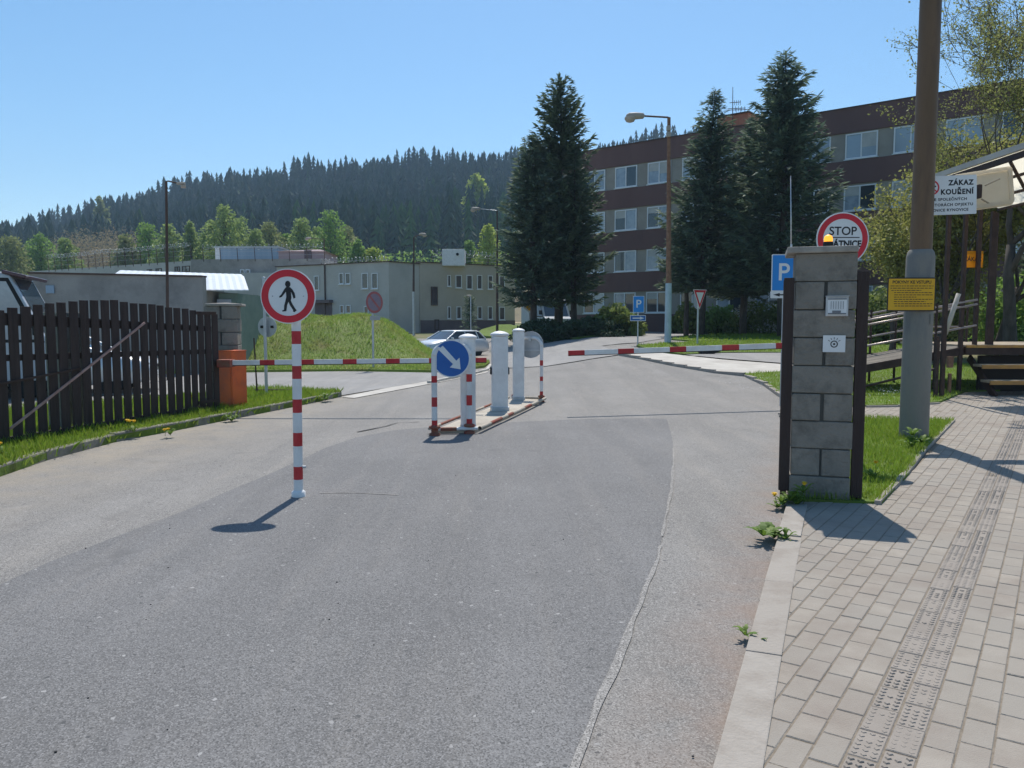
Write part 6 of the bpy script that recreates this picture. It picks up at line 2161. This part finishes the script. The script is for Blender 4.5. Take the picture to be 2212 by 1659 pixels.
# --- bushes
def bush(name, label, dxs, dt, db, Y, mat, seed, n=3500, size=.11, depth=1.2, group=None, cat='shrub', spiky=0.0):
    rg = np.random.default_rng(seed)
    x0, x1 = dxs
    base = stand((x0 + x1) / 2, Y)
    t = thing(name, label, cat, base, group)
    lobes = []
    wtot = px(x1 - x0, Y)
    nl = max(6, int(wtot / .35))
    for i in range(nl):
        dx = x0 + (x1 - x0) * (i + .5) / nl
        f = (i + .5) / nl * 2 - 1
        tpz = W(dx, dt, Y).z
        hmax = (tpz - base.z) * (1 - .55 * abs(f) ** 2.5) * rg.uniform(.8, 1.05)
        for q in range(3):
            r_ = max(.12, hmax * rg.uniform(.24, .36))
            zc = base.z + (hmax - r_) * (q + .6) / 2.6
            lobes.append((np.array([W(dx, 700, Y).x + rg.normal(0, .1), Y + rg.uniform(-1, 1) * depth * .5, zc]), np.array([max(r_, wtot / nl * 1.1), r_ * 1.3, r_])))
    st = MB()
    for c, r_ in lobes[::2]:
        st.cyl((c[0] * .6 + base.x * .4, c[1], base.z - .05), c, .02, .008, 5, caps=False)
    st.build('stems', MT['bark'], t)
    V, Fq = leafcloud(lobes, n, size, rg, .5, .35 if spiky else .7)
    npmesh('foliage', V, Fq, mat, t)
    return t


bush('juniper_shrub', 'dark low juniper in front of the pine trunks, left one', (1118, 1220), 678, 735, 40.5, MT['juniper'], 70, 5200, .13, 1.6, 'dark junipers under the pine', spiky=1)
bush('juniper_shrub', 'dark low juniper in front of the pine trunks, right one nearest the parking sign', (1205, 1335), 684, 735, 40, MT['juniper'], 71, 5200, .13, 1.6, 'dark junipers under the pine', spiky=1)
bush('arching_shrub', 'lighter green arching shrub left of the small parking sign', (1285, 1385), 658, 722, 41.5, MT['shrub'], 72, 4200, .13, 1.3)
bush('round_shrub', 'leafy shrub between the rusty street lamp and the yield sign', (1452, 1515), 655, 726, 47, MT['shrub'], 73, 2600, .12, 1.5, 'shrubs behind the spruce trunks')
bush('round_shrub', 'brighter green shrub right of the yield sign', (1520, 1600), 650, 726, 47, MT['fgreen'], 74, 3000, .12, 1.5, 'shrubs behind the spruce trunks')
t = bush('flowering_shrub', 'shrub sprinkled with white blossom behind the spruce trunks', (1575, 1700), 648, 726, 45, MT['shrub'], 75, 3000, .11, 1.5)
rg = np.random.default_rng(76)
lobes = [(np.array(W(1590 + rg.uniform(0, 100), 660 + rg.uniform(0, 50), 44.3)), np.array([.35, .3, .3])) for _ in range(12)]
V, Fq = leafcloud(lobes, 260, .06, rg, .4, .9); npmesh('blossom', V, Fq, MT['blossom'], t)
bush('hedge', 'dark green hedge behind the ramp, between the block pillar and the lamp pole', (1850, 2010), 600, 735, 31, MT['shrub'], 77, 5200, .11, 1.8, cat='hedge')
bush('hedge', 'dark hedge behind the canopy posts', (2000, 2160), 640, 735, 30, MT['juniper'], 78, 4500, .12, 1.6, cat='hedge')
bush('round_shrub', 'bright green bush at the right edge beyond the platform', (2140, 2240), 590, 735, 27, MT['fgreen'], 79, 4200, .10, 1.6)


# --- near trees with real branches
def branchy(name, label, base, h, spread, mat, seed, nleaf, leaf, lean=(0, 0), levels=5, r0=.16, group=None, fork=.28, first=.25, leafspread=.22, droop=0.0):
    rg = random.Random(seed); rn = np.random.default_rng(seed)
    base = Vector(base)
    t = thing(name, label, 'tree', base, group)
    mb = MB()
    tips = []

    def grow(p, d, ln, r, lv):
        n = 4
        pts = [p.copy()]; q = p.copy(); dd = d.copy()
        for i in range(n):
            dd = (dd + Vector((rg.gauss(0, .13), rg.gauss(0, .13), rg.gauss(.03, .08) - droop * (levels - lv) * .04))).normalized()
            q = q + dd * (ln / n)
            pts.append(q.copy())
        rs = [r * (1 - .45 * i / n) for i in range(n + 1)]
        mb.tube(pts, rs, 8 if lv > 3 else (5 if lv > 1 else 4))
        if lv <= 2:
            for i in range(1, n + 1): tips.append((pts[i], ln))
        if lv == 0: return
        kids = 3 if lv > 1 else 3
        for k in range(kids):
            i = n if k == 0 else rg.choice([2, 3, 3, 4])
            s = pts[i]
            ax = dd.orthogonal().normalized()
            ax = (Matrix.Rotation(rg.uniform(0, 6.283), 3, dd) @ ax)
            angl = rg.uniform(.35, .95) if k else rg.uniform(.1, .4)
            nd = (dd * math.cos(angl) + ax * math.sin(angl))
            nd = Vector((nd.x * spread, nd.y * spread, nd.z)).normalized()
            grow(s, nd, ln * rg.uniform(.62, .86), max(.0065, rs[i] * rg.uniform(.62, .8)), lv - 1)

    d0 = Vector((lean[0], lean[1], 1)).normalized()
    grow(base, d0, h * first, r0, levels)
    mb.build('trunk', MT['bark'], t)
    ix = rn.integers(0, len(tips), nleaf)
    C = np.array([tips[i][0] for i in ix])
    Pn = C + rn.normal(0, leafspread, (nleaf, 3))
    D = unit(rn.normal(size=(nleaf, 3)) + np.array([0, 0, -.2])); S = unit(np.cross(D, rn.normal(size=(nleaf, 3))))
    L = leaf * rn.uniform(.5, 1.2, nleaf)
    V, Fq = quads(Pn, D, S, L, L * rn.uniform(.4, .7, nleaf))
    npmesh('crown', V, Fq, mat, t)
    return t


GN = 'young-leaved trees behind the ramp'
branchy('leafy_tree', 'tall open tree with dark branches and sparse young leaves behind the canopy, right', stand(2190, 22), 12.5, 1.0, MT['sleaf'], 101, 42000, .036, (-.12, -.05), 7, .20, GN, first=.27, leafspread=.085)
branchy('leafy_tree', 'dense yellow-green tree directly behind the near lamp pole', stand(2030, 24.5), 7.6, 1.15, MT['yleaf'], 102, 27000, .065, (-.05, 0), 6, .14, GN, first=.26, leafspread=.2)
branchy('leafy_tree', 'low yellow-green tree between the STOP sign and the near lamp pole', stand(1925, 25), 5.6, 1.2, MT['yleaf'], 103, 19000, .065, (.04, 0), 6, .10, GN, first=.25, leafspread=.18)
branchy('leafy_tree', 'yellow-green tree with a dark trunk behind the canopy roof', stand(2150, 25.5), 8.6, 1.15, MT['yleaf'], 104, 20000, .065, (.05, 0), 6, .14, GN, first=.26, leafspread=.2)

# ================================================================== SMALL PLANTS
def dandelion(label, p, h, n=1, seed=0, sc=1.0, leaves=True):
    rg = random.Random(seed)
    p = Vector(p)
    t = thing('dandelion', label, 'flower', p, 'dandelions')
    mb = MB(); fl = MB()
    heads = []
    for i in range(n):
        q = p + Vector((rg.gauss(0, .02 * n), rg.gauss(0, .02 * n), 0)); tp = q + Vector((rg.gauss(0, .015), rg.gauss(0, .015), h * rg.uniform(.8, 1.05)))
        mb.tube([q, q.lerp(tp, .5) + Vector((.006, 0, 0)), tp], .0025 * sc, 5)
        heads.append(tp)
    for k, tp in enumerate(heads):
        hd = MB()
        r_ = .019 * sc
        hd.lathe(tp, [(r_ * .3, -.012 * sc), (r_ * .8, -.004), (r_ * .55, .004), (r_ * .2, .008)], 12)
        for i in range(26):
            a = i * 2.4; el = .1 + .9 * (i % 5) / 5
            d = Vector((math.cos(a) * math.cos(el), math.sin(a) * math.cos(el), math.sin(el) * .7)); s = d.cross(Vector((0, 0, 1))).normalized() * .003 * sc
            hd.add([tp + d * .004 - s, tp + d * .004 + s, tp + d * r_ * 1.25 + s, tp + d * r_ * 1.25 - s], [(0, 1, 2, 3)])
        hd.build('flower_head', MT['yellowfl'], t)
    mb.build('stem', MT['weed'], t)
    if leaves: rosette(t, p, .09 * sc, 9, seed)
    return t


def rosette(t, p, ln, n, seed, name='leaves'):
    rg = random.Random(seed + 50)
    mb = MB()
    for i in range(n):
        a = 6.283 * i / n + rg.gauss(0, .2); L = ln * rg.uniform(.6, 1.15)
        d = Vector((math.cos(a), math.sin(a), 0)); s = Vector((-d.y, d.x, 0))
        vs = []
        m = 7
        lift = rg.uniform(.25, .9)
        for j in range(m + 1):
            f = j / m
            w_ = L * .16 * math.sin(math.pi * min(1, .12 + f * .88)) * (1.25 if j % 2 else .65)
            c = p + d * (L * f) + Vector((0, 0, .012 + L * lift * math.sin(f * 2.2) * .8))
            vs += [c - s * w_, c + s * w_]
        mb.add(vs, [(2 * j, 2 * j + 1, 2 * j + 3, 2 * j + 2) for j in range(m)])
    return mb.build(name, MT['weed'], t)


def on(dx, dy, up=0.0):
    p = Gp(dx, dy); p.z += up
    return p


dandelion('dandelion in the grass right of the right timber post', Gp(1886, 1046) + Vector((0, 0, .05)), .17, 1, 1, 1.15)
dandelion('taller dandelion of the two by the foot of the left timber post', Vector((W(1722, 1060, 6.3).x, 6.3, .02)), .19, 1, 2, 1.1)
dandelion('dandelion leaning over the kerb end left of the pillar', Vector((W(1679, 1100, 6.25).x, 6.25, .01)), .12, 1, 3, 1.1)
dandelion('cluster of dandelions in the verge under the middle of the wooden gate', on(289, 948, .08), .18, 3, 4, 1.3)
dandelion('dandelion on the road edge just below the verge cluster', on(368, 946, .03), .09, 2, 5, 1.2)
dandelion('dandelion at the left edge of the verge', on(6, 1000, .08), .17, 1, 6, 1.3)
dandelion('dandelion by the last gate boards near the barrier housing', on(417, 898, .08), .26, 2, 7, 1.2)


def weed(label, p, r, n, seed, h=.0):
    t = thing('weed', label, 'weed', p, 'weeds along the kerbs')
    for k in range(max(1, n // 9)):
        rg = random.Random(seed + k)
        q = Vector(p) + Vector((rg.gauss(0, r * .35), rg.gauss(0, r * .35), h * k))
        rosette(t, q, r * rg.uniform(.7, 1.1), 9, seed + k * 7, 'leaf_rosette')
    return t


weed('bushy weed growing from the kerb joint just before the pillar shadow', on(1660, 1172), .13, 45, 1, .012)
weed('small weed tuft at the kerb slab low in the picture', on(1612, 1390), .07, 18, 2, .015)
weed('weed clump at the foot of the left timber post', Vector((W(1700, 1095, 6.3).x, 6.35, .0)), .11, 36, 3, .02)
weed('tall grassy weed at the front corner of the right block pillar', Vector((W(1727, 1090, 6.35).x, 6.4, .02)), .12, 27, 4, .05)
weed('broad-leaved weed at the foot of the near lamp pole', Vector((b.x, b.y, 0)) if False else on(1975, 975, .05), .16, 27, 5, .06)
weed('weed on the left kerb right of the striped sign post', on(705, 868, .03), .16, 27, 6, .03)
weed('weed in the gutter in front of the barrier housing', on(500, 912, .0), .14, 27, 7, .03)
# daisies in the lawn (too many to count)
C = []
mb = MB()
rg = random.Random(4)
for cx_, cy_, n_, sx_, sy_ in ((2218 * 0 + 1920, 855, 60, 22, 7), (1905, 826, 30, 45, 6), (1640, 830, 40, 40, 10), (1990, 842, 20, 30, 10)):
    for i in range(n_):
        p = Gp(cx_ + rg.gauss(0, sx_), cy_ + rg.gauss(0, sy_))
        mb.lathe((p.x, p.y, p.z + .06 + .05), [(.002, 0), (.014, .004), (.003, .008)], 6)
stuff(mb.build('daisies', MT['daisy']), 'scattered white daisies in the lawn behind the block pillar', 'daisies')
# weeds and grass tufts hanging over the left kerb
strip_poly = [(p.x + .02, p.y) for p in kl[1:]] + [(p.x - .25, p.y + .02) for p in reversed(kl[1:])]
blades('kerb_grass', strip_poly, 620, .14, .011, MT['grass'], 'tufts of grass hanging over the old left kerb', off=.03, lean=.9)
p = Gp(1527, 768)
t = tag(MB().build('x', MT['rubber']), 'x', 'x'); bpy.data.objects.remove(t)
mb = MB(); mb.tube([p + Vector((-.35, 0, .18)), p + Vector((-.1, 0, .08)), p + Vector((.15, 0, .1)), p + Vector((.45, 0, .16))], [.03, .08, .07, .02], 8)
tag(mb.build('branch_stub', MT['rubber']), 'small black bent lump lying on the grass behind the right boom', 'branch')
# pebbles and litter on the asphalt
mb = MB(); rg = random.Random(11)
for i in range(34):
    p = Gp(rg.uniform(60, 1500), rg.uniform(960, 1640)); s_ = rg.uniform(.002, .006)
    mb.lathe((p.x, p.y, .004), [(s_ * .7, 0), (s_, s_ * .5), (s_ * .4, s_)], 5)
stuff(mb.build('pebbles', MT['crack']), 'tiny dark stones strewn over the asphalt', 'pebbles')

# ================================================================== AIR, LIGHT, CAMERA
HAZE = True
if HAZE:
    hm = bpy.data.materials.new('haze'); hm.use_nodes = True
    nt = hm.node_tree
    for n_ in list(nt.nodes):
        if n_.type != 'OUTPUT_MATERIAL': nt.nodes.remove(n_)
    pv = N(nt, 'ShaderNodeVolumePrincipled', Density=0.00042, Anisotropy=0.0)
    pv.inputs['Color'].default_value = (0.55, 0.76, 1.0, 1)
    nt.links.new(pv.outputs[0], nt.nodes['Material Output'].inputs['Volume'])
    mb = MB(); mb.box((-100, 440, 89), (1300, 960, 185))
    o = mb.build('haze', hm); stuff(o, 'thin bluish air haze over the whole valley', 'haze')

SUN_AZ, SUN_EL = R(5.0), R(60)
w = bpy.data.worlds.new('World'); SC.world = w; w.use_nodes = True
nt = w.node_tree
sky = nt.nodes.new('ShaderNodeTexSky'); sky.sky_type = 'NISHITA'; sky.sun_disc = False
sky.sun_elevation = SUN_EL; sky.sun_rotation = SUN_AZ
sky.air_density = 1.0; sky.dust_density = 0.7; sky.ozone_density = 2.2; sky.altitude = 400
bg = nt.nodes['Background']; bg.inputs['Strength'].default_value = 0.122
hs_ = nt.nodes.new('ShaderNodeHueSaturation'); hs_.inputs['Saturation'].default_value = 1.2; hs_.inputs['Hue'].default_value = 0.491; hs_.inputs['Value'].default_value = 1.0
nt.links.new(sky.outputs[0], hs_.inputs['Color'])
nt.links.new(hs_.outputs[0], bg.inputs['Color'])
sl = bpy.data.lights.new('sun', 'SUN'); sl.energy = 4.0; sl.angle = R(.55); sl.color = (1.0, .955, .88)
so = bpy.data.objects.new('sun', sl); COL.objects.link(so)
sd = Vector((math.sin(SUN_AZ) * math.cos(SUN_EL), math.cos(SUN_AZ) * math.cos(SUN_EL), math.sin(SUN_EL)))
so.rotation_euler = sd.to_track_quat('Z', 'Y').to_euler()
so.location = (0, 0, 40)

cam = bpy.data.cameras.new('camera'); co = bpy.data.objects.new('camera', cam); COL.objects.link(co)
co.location = CAM; co.rotation_euler = (math.pi / 2 - PITCH, 0, 0)
cam.sensor_width = 36; cam.lens = 36 * F / 2212.0
cam.clip_start = .05; cam.clip_end = 3000
SC.camera = co
SC.view_settings.view_transform = 'Standard'; SC.view_settings.look = 'None'
SC.view_settings.exposure = 0.38; SC.view_settings.gamma = 1.0; SC.view_settings.use_curve_mapping = False
SC.cycles.max_bounces = 8; SC.cycles.diffuse_bounces = 3; SC.cycles.glossy_bounces = 3; SC.cycles.transparent_max_bounces = 8
SC.cycles.volume_bounces = 0
SC.cycles.use_denoising = True
